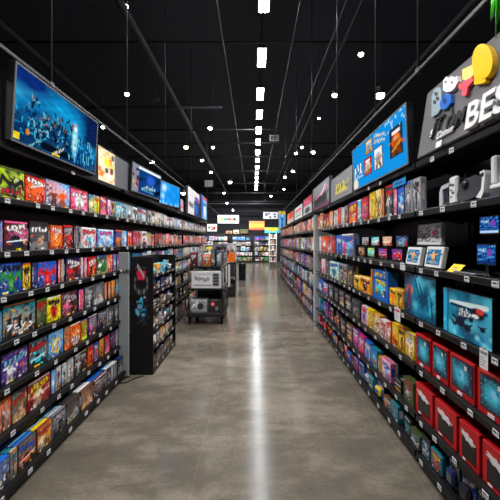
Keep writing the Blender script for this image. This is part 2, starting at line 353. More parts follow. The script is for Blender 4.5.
def rot_for(side): return PI / 2 if side == 'left' else -PI / 2
def place(side, kind, zc, w, d, h, shelf_z, look, seed, near, tier, bay, inset=0.0, yaw=0.0, lean=0.0, grp=None, behind=None, lift=0.002):
    A, B, C, style, T = look
    o = product(kind, w, d, h, A, B, C, style, T, seed, near)
    x = (XLP - inset) if side == 'left' else (XRP + inset)
    o.location = (x, zc, shelf_z + lift); o.rotation_euler = (lean, 0, rot_for(side) + yaw)
    REC.append(dict(o=o, kind=kind, A=A, C=C, style=style, T=T, tier=tier, bay=bay, z=zc, behind=behind, side=side, inset=inset))
    o['category'] = CAT[kind]; o['group'] = grp or f"{SAY[kind]}s on the {side} wall shelving"
    return o
def zl(px): return F * 1.60 / (VX - px)
def zr(px): return F * 1.19 / (px - VX)

TL = [1.87, 1.53, 1.25, .955, .667, .375, .085]
TR = [1.81, 1.41, 1.04, .70, .35, .085]
NL = ['top shelf', 'second shelf down', 'third shelf down', 'fourth shelf down', 'fifth shelf down', 'sixth shelf down', 'bottom shelf']
NR = ['top shelf', 'second shelf down', 'third shelf down', 'fourth shelf down', 'fifth shelf down', 'bottom shelf']
BL = [('left front bay', .9, 3.86), ('left bay behind black stand', 3.98, 7.4), ('left bay with tall posters', 7.44, 11.2)]
BR = [('bay under lettered sign', 1.22, 2.36), ('bay under blue screen', 2.38, 3.90), ('right bay under grey sign', 3.92, 6.22), ('bay past white divider', 6.34, 10.0), ('right-hand far bay', 10.04, 15.0)]
def bay_of(side, z):
    for n, a, b in (BL if side == 'left' else BR):
        if a - .03 <= z <= b + .03: return n
    return (BL if side == 'left' else BR)[-1][0]

# -------- hand-placed rows: (x0, x1, kind, look colours, motif, title colour, height)
LEFT = [
 [(0, 25, 'box', 'lime', 'olive', 'black', 'beast', 'crimson', .205), (26, 46, 'box', 'red', 'orange', 'orange', 'fig', 'white', .20), (47, 70, 'box', 'sky', 'orange', 'brown', 'duo', None, .205), (71, 88, 'box', 'crimson', 'pink', 'white', 'burst', 'white', .205),
  (88.6, 94, 'case', 'teal', 'yellow', 'cream', 'fig', None, .19), (94.4, 100, 'case', 'yellow', 'lime', 'green', 'fig', 'red', .19), (100.5, 107, 'case', 'crimson', 'maroon', 'pink', 'face', 'white', .2), (107.5, 111, 'case', 'pink', 'white', 'purple', 'fig', None, .19), (111.4, 115, 'case', 'gold', 'yellow', 'navy', 'face', 'black', .19),
  (116.2, 121.5, 'case', 'teal', 'white', 'aqua', 'fig', 'white', .19), (122, 127, 'case', 'white', 'teal', 'navy', 'duo', 'teal', .19), (127.4, 131.5, 'case', 'silver', 'teal', 'white', 'fig', 'navy', .19)],
 [(0, 3.4, 'case', 'blue', 'navy', 'white', 'spine', None, .2), (4, 28, 'box', 'maroon', 'pink', 'navy', 'car', 'white', .2), (30, 49, 'box', 'black', 'charcoal', 'grey', 'face', 'white', .215), (51, 63, 'box', 'orange', 'red', 'gold', 'emblem', 'white', .19),
  (64, 73.6, 'box', 'maroon', 'black', 'red', 'fig', 'silver', .2), (74.2, 77, 'case', 'charcoal', 'teal', 'red', 'spine', None, .2), (77.4, 80, 'case', 'black', 'grey', 'teal', 'spine', None, .2), (81.5, 96.5, 'box', 'white', 'aqua', 'red', 'swirl', 'red', .2), (98.5, 114, 'box', 'sky', 'white', 'blue', 'swirl', 'magenta', .195), (115.5, 122, 'box', 'navy', 'orange', 'gold', 'fig', 'blue', .2), (122.6, 127, 'case', 'sky', 'white', 'blue', 'duo', None, .19), (127.5, 132, 'case', 'orange', 'red', 'navy', 'fig', 'white', .19)],
 [(0, 22, 'box', 'blue', 'navy', 'green', 'beast', 'black', .21), (22.5, 31, 'case', 'yellow', 'gold', 'black', 'emblem', 'black', .2), (32.5, 38, 'case', 'navy', 'black', 'blue', 'spine', None, .19), (38.5, 57, 'box', 'blue', 'navy', 'red', 'beast', None, .19), (58, 61, 'case', 'orange', 'white', 'red', 'spine', None, .2), (61.5, 64.8, 'case', 'tan', 'white', 'brown', 'spine', None, .2),
  (66, 81, 'box', 'navy', 'maroon', 'red', 'duo', 'white', .205), (81.5, 84, 'case', 'white', 'silver', 'red', 'spine', None, .2), (84.4, 87.6, 'case', 'pink', 'white', 'maroon', 'spine', None, .2), (88, 96.5, 'box', 'red', 'orange', 'black', 'fig', 'white', .19), (97, 107, 'box', 'charcoal', 'green', 'white', 'duo', 'green', .2), (107.5, 113, 'case', 'orange', 'cream', 'red', 'fig', None, .2), (113.6, 116.6, 'case', 'blue', 'navy', 'white', 'fig', None, .2), (117, 119.4, 'case', 'purple', 'pink', 'white', 'fig', None, .2)],
 [(0, 2.4, 'case', 'aqua', 'blue', 'orange', 'spine', None, .2), (3.6, 36, 'box', 'teal', 'gold', 'navy', 'city', 'white', .225), (37, 47, 'box', 'maroon', 'green', 'olive', 'fig', 'red', .205), (47.8, 61.5, 'box', 'lime', 'yellow', 'red', 'burst', 'black', .205), (62, 78, 'box', 'brown', 'black', 'pink', 'duo', 'silver', .205), (79, 84, 'case', 'pink', 'crimson', 'orange', 'spine', None, .2), (85, 93, 'box', 'charcoal', 'grey', 'silver', 'fig', 'silver', .2), (93.6, 104, 'box', 'grey', 'black', 'silver', 'face', None, .21), (105, 107.6, 'case', 'tan', 'orange', 'red', 'spine', None, .2), (108.2, 110.6, 'case', 'orange', 'cream', 'maroon', 'spine', None, .2), (111.4, 115, 'case', 'gold', 'orange', 'teal', 'fig', None, .2), (115.5, 119.3, 'case', 'orange', 'teal', 'aqua', 'burst', None, .2)],
 [(1, 28, 'box', 'navy', 'purple', 'white', 'duo', 'sky', .205), (29, 47, 'box', 'maroon', 'teal', 'aqua', 'car', 'red', .205), (48.5, 63.5, 'box', 'sky', 'blue', 'yellow', 'emblem', None, .2), (64.2, 70, 'box', 'brown', 'tan', 'orange', 'face', None, .2), (70.6, 81, 'box', 'orange', 'red', 'gold', 'fig', 'white', .2), (81.6, 88, 'box', 'black', 'gold', 'lime', 'face', 'gold', .2), (88.6, 97, 'box', 'navy', 'grey', 'pink', 'duo', 'silver', .2), (97.6, 107, 'box', 'charcoal', 'grey', 'navy', 'city', 'silver', .2), (107.7, 114, 'case', 'black', 'grey', 'silver', 'fig', None, .2), (114.6, 119.3, 'case', 'grey', 'black', 'silver', 'fig', None, .2)],
 [(0, 12, 'box', 'orange', 'silver', 'brown', 'duo', None, .205), (12.6, 27, 'box', 'grey', 'black', 'tan', 'face', 'red', .205), (28, 50, 'box', 'red', 'maroon', 'cream', 'fig', 'yellow', .205), (51, 56, 'case', 'blue', 'sky', 'white', 'fig', None, .2), (56.5, 61.6, 'case', 'white', 'blue', 'brown', 'face', None, .2), (62, 67.6, 'case', 'cream', 'sky', 'black', 'fig', None, .2), (68, 74, 'case', 'silver', 'white', 'brown', 'fig', None, .2), (74.6, 87, 'box', 'charcoal', 'black', 'silver', 'duo', 'silver', .2), (88.6, 94, 'box', 'orange', 'red', 'maroon', 'fig', 'red', .2), (94.5, 99, 'case', 'blue', 'teal', 'red', 'fig', 'white', .2), (99.5, 104, 'case', 'gold', 'green', 'red', 'fig', None, .2), (104.5, 110, 'case', 'crimson', 'navy', 'pink', 'face', None, .2), (110.5, 115, 'case', 'navy', 'red', 'purple', 'fig', None, .2), (115.5, 119.3, 'case', 'grey', 'black', 'white', 'spine', None, .2)],
 [(0, 7, 'box', 'tan', 'teal', 'brown', 'fig', 'teal', .2), (8, 26.6, 'box', 'charcoal', 'grey', 'orange', 'car', 'blue', .2), (27.6, 42.6, 'box', 'brown', 'gold', 'cream', 'duo', 'red', .2), (43.6, 57.6, 'box', 'grey', 'charcoal', 'black', 'fig', 'silver', .2), (58.6, 72.6, 'box', 'charcoal', 'brown', 'grey', 'face', 'silver', .2), (73.6, 86, 'box', 'brown', 'grey', 'tan', 'face', None, .2), (86.6, 99, 'box', 'maroon', 'charcoal', 'grey', 'fig', 'silver', .195), (100, 105, 'case', 'charcoal', 'black', 'grey', 'fig', None, .2), (105.5, 111, 'case', 'grey', 'charcoal', 'silver', 'spine', None, .2), (111.5, 117.5, 'case', 'black', 'charcoal', 'grey', 'face', None, .2)],
]
RIGHT = [
 [(333.5, 337, 'case', 'white', 'silver', 'red', 'fig', 'grey', .24), (337.6, 341, 'case', 'red', 'maroon', 'orange', 'fig', None, .25), (341.5, 344, 'case', 'silver', 'white', 'grey', 'spine', None, .24), (344.5, 348, 'case', 'grey', 'silver', 'maroon', 'face', None, .25), (348.6, 356.2, 'box', 'red', 'charcoal', 'orange', 'face', 'yellow', .26), (357, 361, 'case', 'aqua', 'teal', 'tan', 'fig', 'white', .26), (361.6, 368, 'box', 'crimson', 'red', 'grey', 'fig', 'pink', .26), (369, 375, 'box', 'yellow', 'gold', 'black', 'spine', None, .285), (375.5, 380.4, 'box', 'cream', 'yellow', 'black', 'beast', 'gold', .285), (380.9, 384.2, 'case', 'maroon', 'orange', 'gold', 'spine', None, .28), (384.8, 392.4, 'box', 'black', 'charcoal', 'silver', 'fig', 'red', .285), (393, 397, 'case', 'pink', 'grey', 'silver', 'fig', None, .25), (397.6, 404, 'case', 'blue', 'navy', 'sky', 'fig', 'white', .25), (404.6, 411.6, 'case', 'grey', 'charcoal', 'silver', 'fig', 'silver', .25), (412.6, 420, 'case', 'silver', 'grey', 'charcoal', 'fig', 'black', .25)],
 [(321, 326.6, 'box', 'orange', 'red', 'white', 'fig', 'red', .27), (327.2, 331, 'case', 'red', 'white', 'crimson', 'face', 'white', .27), (331.5, 335.5, 'case', 'crimson', 'maroon', 'red', 'fig', None, .26), (336.2, 341, 'box', 'blue', 'sky', 'navy', 'fig', 'white', .27), (341.6, 353, 'box', 'grey', 'sky', 'magenta', 'duo', 'blue', .28)],
 [(318.2, 321, 'case', 'charcoal', 'maroon', 'grey', 'fig', None, .24), (321.5, 325, 'case', 'white', 'pink', 'silver', 'fig', 'pink', .25), (325.5, 329, 'case', 'grey', 'black', 'maroon', 'fig', None, .24), (329.6, 338.6, 'box', 'aqua', 'cream', 'teal', 'burst', 'blue', .25), (339.5, 346.8, 'box', 'grey', 'silver', 'brown', 'fig', 'charcoal', .25), (347.5, 352.4, 'box', 'charcoal', 'gold', 'olive', 'fig', 'grey', .25), (353.4, 359.4, 'tin', 'yellow', 'gold', 'black', 'fig', 'black', .155), (360, 369.6, 'box', 'yellow', 'orange', 'maroon', 'burst', 'black', .17), (370.6, 372.6, 'case', 'brown', 'orange', 'gold', 'spine', None, .28), (373.4, 388, 'figure', 'blue', 'lime', 'aqua', 'fig', 'yellow', .28), (389, 395.6, 'tin', 'yellow', 'gold', 'orange', 'beast', 'black', .15), (396.2, 402.6, 'tin', 'gold', 'yellow', 'brown', 'fig', 'black', .16), (404, 436, 'carton', 'teal', 'navy', 'aqua', 'swirl', None, .315), (443, 493, 'carton', 'aqua', 'teal', 'navy', 'beast', None, .27)],
 [(318.2, 322, 'box', 'blue', 'navy', 'white', 'fig', 'white', .2), (322.6, 328, 'box', 'navy', 'blue', 'orange', 'burst', 'white', .2), (328.6, 333, 'figure', 'charcoal', 'grey', 'silver', 'fig', 'silver', .22), (333.6, 338.4, 'figure', 'black', 'charcoal', 'grey', 'fig', 'grey', .22), (339, 344.4, 'figure', 'charcoal', 'black', 'tan', 'face', 'silver', .22), (345, 351, 'figure', 'black', 'grey', 'silver', 'beast', 'silver', .22), (351.6, 360, 'figure', 'charcoal', 'navy', 'grey', 'duo', 'grey', .21), (361, 366.4, 'box', 'white', 'red', 'blue', 'burst', 'red', .19), (367, 373, 'tin', 'yellow', 'gold', 'black', 'spine', None, .2), (373.5, 379.6, 'box', 'gold', 'white', 'brown', 'fig', 'white', .19), (380.2, 386, 'box', 'white', 'red', 'grey', 'duo', 'red', .17), (386.6, 391, 'box', 'red', 'orange', 'white', 'fig', 'white', .17), (391.6, 397.4, 'box', 'yellow', 'gold', 'orange', 'duo', 'red', .2), (398, 404, 'box', 'gold', 'yellow', 'black', 'fig', 'black', .2), (404.6, 413.4, 'box', 'yellow', 'black', 'cream', 'beast', 'white', .19)],
 [(340, 345.6, 'figure', 'black', 'grey', 'tan', 'fig', 'silver', .2), (346.2, 352, 'figure', 'brown', 'maroon', 'tan', 'face', 'white', .2), (352.6, 357.6, 'box', 'purple', 'pink', 'magenta', 'fig', 'white', .2), (358.2, 364, 'box', 'magenta', 'purple', 'orange', 'emblem', 'white', .2), (364.6, 370, 'box', 'blue', 'navy', 'sky', 'swirl', 'white', .19), (370.6, 377, 'box', 'teal', 'blue', 'aqua', 'fig', 'orange', .18), (377.6, 381, 'tin', 'gold', 'black', 'yellow', 'spine', None, .15), (381.6, 390, 'box', 'pink', 'white', 'sky', 'fig', 'blue', .17), (403.4, 413.4, 'figure', 'olive', 'grey', 'silver', 'duo', 'red', .18)],
]
FILLER_L = ['navy', 'charcoal', 'teal', 'red', 'grey', 'gold', 'blue']
for t, row in enumerate(LEFT):
    for i, (x0, x1, kind, A, B, C, st, T, h) in enumerate(row):
        z0, z1 = zl(x0), zl(x1); w = z1 - z0 - .004; zc = (z0 + z1) / 2
        d = .045 if kind == 'case' else .065; rg = random.Random(t * 100 + i)
        if T is None and kind == 'case' and st == 'spine' and t < 5: d = .13
        if t == 6 and kind == 'box': d = .026
        place('left', kind, zc, w, d, h - (.022 if t == 6 else 0) + rg.uniform(-.004, .004), TL[t], (A, B, C, st, T), 1000 + t * 50 + i, zc < 4.1, NL[t], bay_of('left', zc), inset=rg.uniform(0, .006) - (.07 if t == 6 else 0), yaw=rg.uniform(-.012, .012))
        if t >= 5 and zc < 3.7 and w > .05:
            tops = {(6, 0): 'teal', (6, 1): 'blue', (6, 2): 'yellow', (6, 3): 'silver', (6, 4): 'charcoal', (6, 5): 'white'}.get((t, i), rg.choice([A, 'white', 'blue', 'grey']))
            y = .072 - (0 if t < 6 else .11 if kind == 'box' else .09)
            for k in range(4 + (t == 6)):
                tc = tops if k % 2 == 0 or rg.random() < .4 else rg.choice(['white', 'silver', tops, 'sky'])
                place('left', 'slim', zc, w, .034, h - .004 - .0015 * k - (.022 if t == 6 else 0), TL[t], (tc, tc, C, 'spine', None), 3000 + t * 90 + i * 6 + k, False, NL[t], bay_of('left', zc), inset=y, behind=(k, A, SAY[kind], MOTIF[st]))
                y += .038
    z1 = zl(row[0][0]); place('left', 'box', z1 - .125, .22, .06, .2 - .02 * (t == 6), TL[t], (FILLER_L[t], 'grey', 'white', 'city', 'white'), 700 + t, True, NL[t], BL[0][0], inset=-.07 * (t == 6))
for t, row in enumerate(RIGHT):
    for i, (x0, x1, kind, A, B, C, st, T, h) in enumerate(row):
        z0, z1 = zr(x1), zr(x0); w = z1 - z0 - .004; zc = (z0 + z1) / 2; rg = random.Random(900 + t * 100 + i)
        d = dict(case=.05, box=.07, figure=.09, tin=.09, carton=.13).get(kind, .08)
        place('right', kind, zc, w, d, h, TR[t], (A, B, C, st, T), 2000 + t * 50 + i, zc < 4.6, NR[t], bay_of('right', zc), inset=rg.uniform(0, .006), yaw=rg.uniform(-.01, .01))

# red console cartons on the two lower shelves
def red_carton(x0, x1, t, i):
    z0, z1 = zr(x1), zr(x0); w = z1 - z0 - .012; zc = (z0 + z1) / 2; hw = w / 2
    h = .225 if t == 3 else .215
    mb = MB(); mb.box(-hw, hw, .001, .14, 0, h, PAL['red'] * .8, 'print', .003); mb.box(-hw + .004, hw - .004, .065, .069, h - .001, h + .0008, PAL['maroon'], 'print')
    o = link('console_carton', mb, loc=(XRP + .004, zc, TR[t] + .002), rot=(0, 0, -PI / 2))
    rg = random.Random(40 + t * 10 + i)
    if t == 3:
        p = Pic(34, 34, PAL['navy'] * .5); p.mix(np.clip(p.noise(rg, 2) * 1.6 - .5, 0, 1), PAL['teal'] * .6)
        p.ell(.5 + rg.uniform(-.1, .1), .5, .3, .3, PAL['aqua'] * .8, 1.2); p.ell(.45 + rg.uniform(-.1, .1), .55, .1, .14, PAL['sky'], 1.1); p.mix(np.clip(p.noise(rg, 5, 6) * 2.2 - 1.3, 0, 1) * .8, PAL['navy'] * .4); p.mix(np.clip(p.noise(rg, 8) * 2 - 1.4, 0, 1), PAL['aqua']); p.mix(np.clip((.25 - p.V) * 4, 0, 1) * .8, PAL['navy'] * .3)
        a = MB(); a.box(-hw * .78, hw * .92, -.002, .002, h * .16, h * .93, PAL['black'], 'gloss'); a.art(-hw * .74, hw * .88, h * .19, h * .9, -.0026, np.clip(p.a * 1.25, 0, .9), 'gloss'); link('front_print', a, o)
        b = MB(); b.box(hw * .3, hw * .5, -.004, -.0027, h * .74, h * .84, PAL['white'] * .8, 'print'); link('logo_patch', b, o)
        b = MB(); b.box(-hw * .3, hw * .1, -.003, .0, h * .03, h * .11, PAL['white'] * .8, 'print'); link('barcode_strip', b, o)
        lab = f"red console carton with glowing teal picture, {ordw(3 - i)} from camera on fourth shelf down"
    else:
        a = MB(); a.box(-hw * .66, hw * .74, -.002, .002, h * .12, h * .62, rgb(46, 20, 22), 'gloss', .001); a.box(-hw * .52, hw * .6, -.003, -.002, h * .2, h * .5, rgb(24, 20, 22), 'gloss'); link('front_window', a, o)
        b = MB(); out = []
        for k in range(34):
            t_ = k / 34 * 2 * PI; rr_ = 1 + .22 * math.sin(t_ * 7 + i) + .1 * math.sin(t_ * 13); u_, v_ = math.cos(t_) * rr_ * hw * .6, math.sin(t_) * rr_ * h * .09
            out.append((u_ - hw * .02, h * .69 + v_ - u_ / hw * h * .09))
        b.prism(out, -.0035, -.001, PAL['white'] * .8, 'print')
        link('logo_patch', b, o); c = MB(); c.box(-hw * .6, -hw * .3, -.001, .0012, h * .03, h * .08, PAL['white'], 'print'); link('barcode_strip', c, o)
        lab = f"red console carton with white splash over dark window, {ordw(3 - i)} from camera on fifth shelf down"
    tag(o, lab, 'game console box', 'red console cartons on the right shelves')
for i, (a, b) in enumerate(((414.6, 430), (431, 447.6), (448.6, 474), (475.6, 512))): red_carton(a, b, 3, i)
for i, (a, b) in enumerate(((414.6, 432), (433.6, 456), (457.6, 479), (480.6, 514))): red_carton(a, b, 4, i)

for t, (A, B, C, k, h) in enumerate((('silver', 'grey', 'charcoal', 'case', .25), ('white', 'silver', 'grey', 'box', .2), ('teal', 'navy', 'white', 'box', .27))): place('right', k, (1.315, 1.42, 1.40)[t], .16, .08, h, TR[t], (A, B, C, 'city', 'white'), 760 + t, True, NR[t], BR[0][0])
# -------- further bays, filled by rule
KPAL = dict(
    pale=['white', 'silver', 'sky', 'grey', 'teal', 'white', 'cream', 'silver', 'charcoal', 'silver', 'white'],
    warm=['red', 'orange', 'crimson', 'white', 'silver', 'maroon', 'tan', 'grey', 'charcoal', 'pink'],
    cool=['blue', 'navy', 'purple', 'sky', 'white', 'black', 'teal', 'grey'],
    gloom=['charcoal', 'navy', 'black', 'olive', 'charcoal', 'teal', 'grey', 'brown', 'sky', 'blue'],
    dim=['charcoal', 'black', 'silver', 'grey', 'charcoal', 'brown', 'tan', 'black'],
    mix=['red', 'blue', 'orange', 'purple', 'white', 'yellow', 'teal', 'pink', 'navy', 'crimson', 'silver', 'grey', 'black'],
    dark=['charcoal', 'navy', 'black', 'blue', 'brown', 'grey', 'purple', 'teal', 'red'])
STY = ['fig', 'duo', 'face', 'burst', 'city', 'swirl', 'beast', 'emblem', 'car']
def autofill(side, t, z0, z1, pal, kinds, wr, hr, seed, gap=.006, off=0.0, messy=False):
    rg = random.Random(seed); z = z0; tiers, names = (TL, NL) if side == 'left' else (TR, NR); k = 0; last = None
    while z < z1 - wr[0]:
        w = min(rg.uniform(*wr) * (1 + max(0, z - 6) * .07), z1 - z)
        A = rg.choice([c for c in KPAL[pal] if c != last]); last = A; B, C = rg.choice(KPAL[pal]), rg.choice([c for c in KPAL[pal] + KPAL[pal] + ['white', 'yellow', 'red', 'blue', 'silver', 'orange'] if c != A])
        zc = z + w / 2; kind = rg.choice(kinds)
        place(side, kind, zc, w - gap, dict(case=.05, box=.08, figure=.09, pack=.06, tin=.08, bundle=.12, puzzle=.08)[kind], rg.uniform(*hr), tiers[t], (A, B, C, rg.choice(STY), rg.choice(['white', 'yellow', 'black', 'red', None])), seed * 97 + k, zc < 3.6, names[t], bay_of(side, zc), inset=off + rg.uniform(0, .012) - (.07 if side == 'left' and t == 6 else 0), yaw=rg.uniform(-.02, .02) * (1 if not messy else 4))
        z += w + (.08 if rg.random() < .05 else 0); k += 1
for z0, z1, sd in ((4.36, 7.38, 1), (7.48, 11.1, 2)):
    first = sd == 1
    for t in range(7):
        a = z0 if not (first and t < 2) else zl(132.2)
        autofill('left', t, max(a, z0), z1, ['pale', 'warm', 'cool' if first else 'pale', 'pale', 'dim', 'dim', 'dim'][t], [['case', 'case', 'box'], ['case', 'box'], ['box', 'case'], ['box', 'case'], ['figure', 'box'], ['figure', 'box'], ['figure', 'box']][t], (.15, .22) if t < 3 else (.2, .3), (.17, .21), 300 + sd * 20 + t)
for z0, z1, sd in ((3.95, 6.2, 1), (6.4, 9.96, 2), (10.1, 14.9, 3)):
    for t in range(6):
        a = z0
        if sd == 1: a = {0: zr(333), 1: zr(320.6), 2: zr(316), 3: zr(316), 4: zr(339.5), 5: 9}[t]
        if a < z1 - .1: autofill('right', t, a, z1, ['warm', 'mix', 'mix' if sd > 1 else 'pale', 'cool', 'mix' if sd > 1 else 'dark', 'mix'][t], [['case', 'figure'], ['puzzle', 'figure'], ['figure', 'puzzle'], ['figure', 'puzzle'], ['pack', 'figure', 'puzzle'], ['puzzle', 'pack']][t], (.16, .25), (.23, .28) if t < 2 else (.2, .255) if t < 5 else (.17, .21), 500 + sd * 20 + t)
# bottom right: two staggered rows of small packs from the near end to the divider
autofill('right', 5, 2.1, 3.1, 'gloom', ['box', 'tin'], (.11, .17), (.10, .15), 611, gap=.012, messy=True)
autofill('right', 5, 2.1, 3.2, 'gloom', ['box', 'pack', 'case'], (.13, .18), (.185, .21), 614, gap=.016, off=.11, messy=True)
autofill('right', 5, 3.12, 6.2, 'dark', ['box', 'tin', 'pack'], (.13, .2), (.10, .16), 612, gap=.012)
autofill('right', 5, 3.24, 5.4, 'dark', ['pack', 'box'], (.15, .2), (.19, .21), 615, gap=.016, off=.11)
for i, (za, w, A, B, C) in enumerate(((1.60, .13, 'navy', 'charcoal', 'navy'), (1.745, .13, 'charcoal', 'navy', 'charcoal'), (1.885, .13, 'blue', 'charcoal', 'black'), (2.02, .11, 'black', 'grey', 'navy'))):
    place('right', 'pack', za, w, .06, .2, TR[5], (A, B, C, 'emblem' if i % 2 else 'fig', 'white'), 820 + i, True, NR[5], BR[0][0])

# -------- labels for every product: the look first, an order only where the look repeats
def look_phrase(r, title=False):
    s = f"{r['A']} {SAY[r['kind']]} with {r['C']} {MOTIF[r['style']]}"
    return s
def finish_labels():
    fronts = [r for r in REC if not r['behind']]
    groups = {}
    for r in fronts: groups.setdefault((look_phrase(r), r['tier'], r['bay']), []).append(r)
    for (lk, tier, bay), rs in groups.items():
        rs.sort(key=lambda r: r['z'])
        for k, r in enumerate(rs):
            pre = '' if len(rs) == 1 else ordw(k) + ' nearest '
            r['o']['label'] = f"{pre}{lk}, {tier}, {bay}"
    for r in fronts:
        if r['kind'] == 'carton': r['o']['label'] = 'teal console carton with dark underwater picture and orange glow, third shelf down' if r['A'] == 'teal' else 'large aqua console carton with red and white ship picture, third shelf down'
    bg = {}
    for r in REC:
        if r['behind']: bg.setdefault((r['behind'][1:], r['tier']), []).append(r)
    for (b, tier), rs in bg.items():
        rs.sort(key=lambda r: r['inset'])
        for k, r in enumerate(rs):
            r['o']['label'] = f"{ordw(k)} slim {r['A']} game behind {b[0]} {b[1]} with {b[2]}, {tier}, front bay"; r['o']['group'] = 'games stacked behind the front rows'

# ------------------------------------------------------------------ shelving bays
BLK = rgb(14, 14, 16); DK = rgb(27, 27, 30)
tag_mb = MB(); tag_mb.box(-.022, .022, -.002, .0, -.016, .014, PAL['white'] * .85, 'print')
tag_mb.box(-.016, .006, -.0026, -.002, -.002, .008, rgb(60, 60, 64), 'print'); tag_mb.box(-.018, .016, -.0026, -.002, -.013, -.009, rgb(120, 120, 124), 'print'); tag_mb.box(.010, .018, -.0026, -.002, -.002, .009, rgb(90, 90, 95), 'print')
TAG = tag_mb.mesh('price_tag')
DEPTH = .42
def bay(side, name, z0, z1, label, tagseed, far=False):
    zc = (z0 + z1) / 2; hw = (z1 - z0) / 2
    tiers = TL if side == 'left' else TR; ledge = 2.215 if side == 'left' else 2.156
    root = empty('shelving_bay', ((XL if side == 'left' else XR), zc, 0), (0, 0, rot_for(side)))
    tag(root, label, 'store shelving', 'shelving bays along the aisle')
    b = MB(); b.box(-hw, hw, DEPTH, DEPTH + .03, 0, ledge + .02, BLK, 'steel')
    link('back_panel', b, root)
    for sx in (-1, 1):
        u = MB(); x = sx * (hw - .02); u.box(x - .018, x + .018, DEPTH - .03, DEPTH - .001, .0, ledge, DK, 'steel', .003)
        for k in range(int(ledge / .05)): u.box(x - .004, x + .004, DEPTH - .0312, DEPTH - .03, .05 + k * .05, .075 + k * .05, rgb(5, 5, 5), 'steel')
        link('upright', u, root)
    k = MB(); k.box(-hw, hw, .02 - (.066 if side == 'left' else 0), DEPTH - .035, 0, .055, rgb(10, 10, 11), 'steel', .003); link('kick_plate', k, root)
    rg = random.Random(tagseed)
    for t, h in enumerate(tiers + [ledge]):
        is_ledge = t == len(tiers); yo = -.066 if side == 'left' and t == len(tiers) - 1 else 0.0
        s = MB(); s.box(-hw + .002, hw - .002, .012 + yo, DEPTH - .035, h - .022, h, BLK, 'steel', .002)
        s.add(*lip(-hw + .002, hw - .002, h, is_ledge, yo), BLK * .6, 'steel')
        so = link('shelf' if not is_ledge else 'header_ledge', s, root)
        for e in (-1, 1):
            br = MB(); x = e * (hw - .045); br.prism([(0, 0), (0, 0)], 0, 0, BLK) if False else br.add([(x - .003, .05, h - .023), (x + .003, .05, h - .023), (x + .003, DEPTH - .036, h - .023), (x - .003, DEPTH - .036, h - .023), (x - .003, DEPTH - .036, h - .09), (x + .003, DEPTH - .036, h - .09)], [(0, 1, 2, 3), (0, 4, 5, 1), (0, 3, 4), (1, 5, 2), (3, 2, 5, 4)], DK, 'steel'); link('bracket', br, so)
        if is_ledge:
            if not far:
                for _ in range(2): link('price_tag', TAG, so, (rg.uniform(-hw * .8, hw * .8), -.002, h - .025))
            continue
        z = -hw + .08
        step = (.17, .3) if not far else (.4, .7)
        while z < hw - .05:
            link('price_tag', TAG, so, (z, yo - .0035, h - .016), (0, 0, rg.uniform(-.06, .06)))
            z += rg.uniform(*step)
    return root
def lip(x0, x1, h, ledge, yo=0.0):
    top = h + .007; bot = h - .034
    pr = [(.02, h - .002), (.012, top), (.004, top), (.0, top - .006), (.0, bot + .006), (.004, bot), (.016, bot)]
    n = len(pr); vs = [(x0, y + yo, z) for y, z in pr] + [(x1, y + yo, z) for y, z in pr]
    return vs, [(i, (i + 1) % n, n + (i + 1) % n, n + i) for i in range(n)] + [tuple(range(n - 1, -1, -1)), tuple(range(n, 2 * n))]
LBAY = ['black steel shelving bay nearest the camera opposite the lettered sign', 'black steel shelving bay behind the free-standing black stand', 'black steel shelving bay under the tall white posters beyond the cart']
RBAY = ['black steel shelving bay below the grey sign with raised letters', 'black steel shelving bay below the blue wall screen', 'black steel shelving bay below the grey sign with yellow scrawl', 'black steel shelving bay just past the white divider panel', 'black steel shelving bay furthest down the aisle beyond the divider']
for i, (n, a, b) in enumerate(BL): bay('left', n, a, b, LBAY[i], 10 + i, i > 1)
for i, (n, a, b) in enumerate(BR): bay('right', n, a, b, RBAY[i], 20 + i, i > 2)
d = MB(); d.box(-.02, .02, 0, .42, 0, 2.1, PAL['silver'] * .8, 'matte', .004); d.box(-.022, .022, -.004, .0, .1, 2.05, PAL['white'] * .8, 'matte')
o = link('divider_panel', d, loc=(XR - .015, 6.28, 0), rot=(0, 0, -PI / 2)); tag(o, 'white upright divider panel between two shelving bays beyond grey sign', 'divider panel')

# ------------------------------------------------------------------ wall-mounted screens, signs and posters
def wall_loc(side, zc, h, out=0.0): return ((XL + out, zc, h) if side == 'left' else (XR - out, zc, h))
def display(name, side, zc, w, h0, hh, img, label, cat, lean=0.0, emissive=False, thick=.04, frame=DK, out=0.0, group=None, bez=.012, turn=0.0, standy=True):
    root = empty(name, wall_loc(side, zc, h0, out), (lean, 0, rot_for(side) + turn)); tag(root, label, cat, group)
    hw = w / 2; b = MB(); b.box(-hw, hw, .0, thick, 0, hh, frame, 'gloss' if emissive else 'matte', .004); link('housing' if emissive else 'board', b, root)
    f = MB()
    for x0, x1, z0, z1 in ((-hw, hw, 0, bez), (-hw, hw, hh - bez, hh), (-hw, -hw + bez, bez, hh - bez), (hw - bez, hw, bez, hh - bez)): f.box(x0, x1, -.006, -.0002, z0, z1, PAL['grey'] * .6 if emissive else frame, 'gloss')
    link('bezel' if emissive else 'edge_trim', f, root)
    s = MB(); s.art(-hw + bez, hw - bez, bez, hh - bez, -.002, img, 'screen' if emissive else 'print'); link('screen' if emissive else 'printed_face', s, root)
    if standy:
        m = MB(); m.box(-.04, .04, thick, thick + .06, hh * .2, hh * .6, BLK, 'steel'); link('mount_bracket', m, root)
    return root

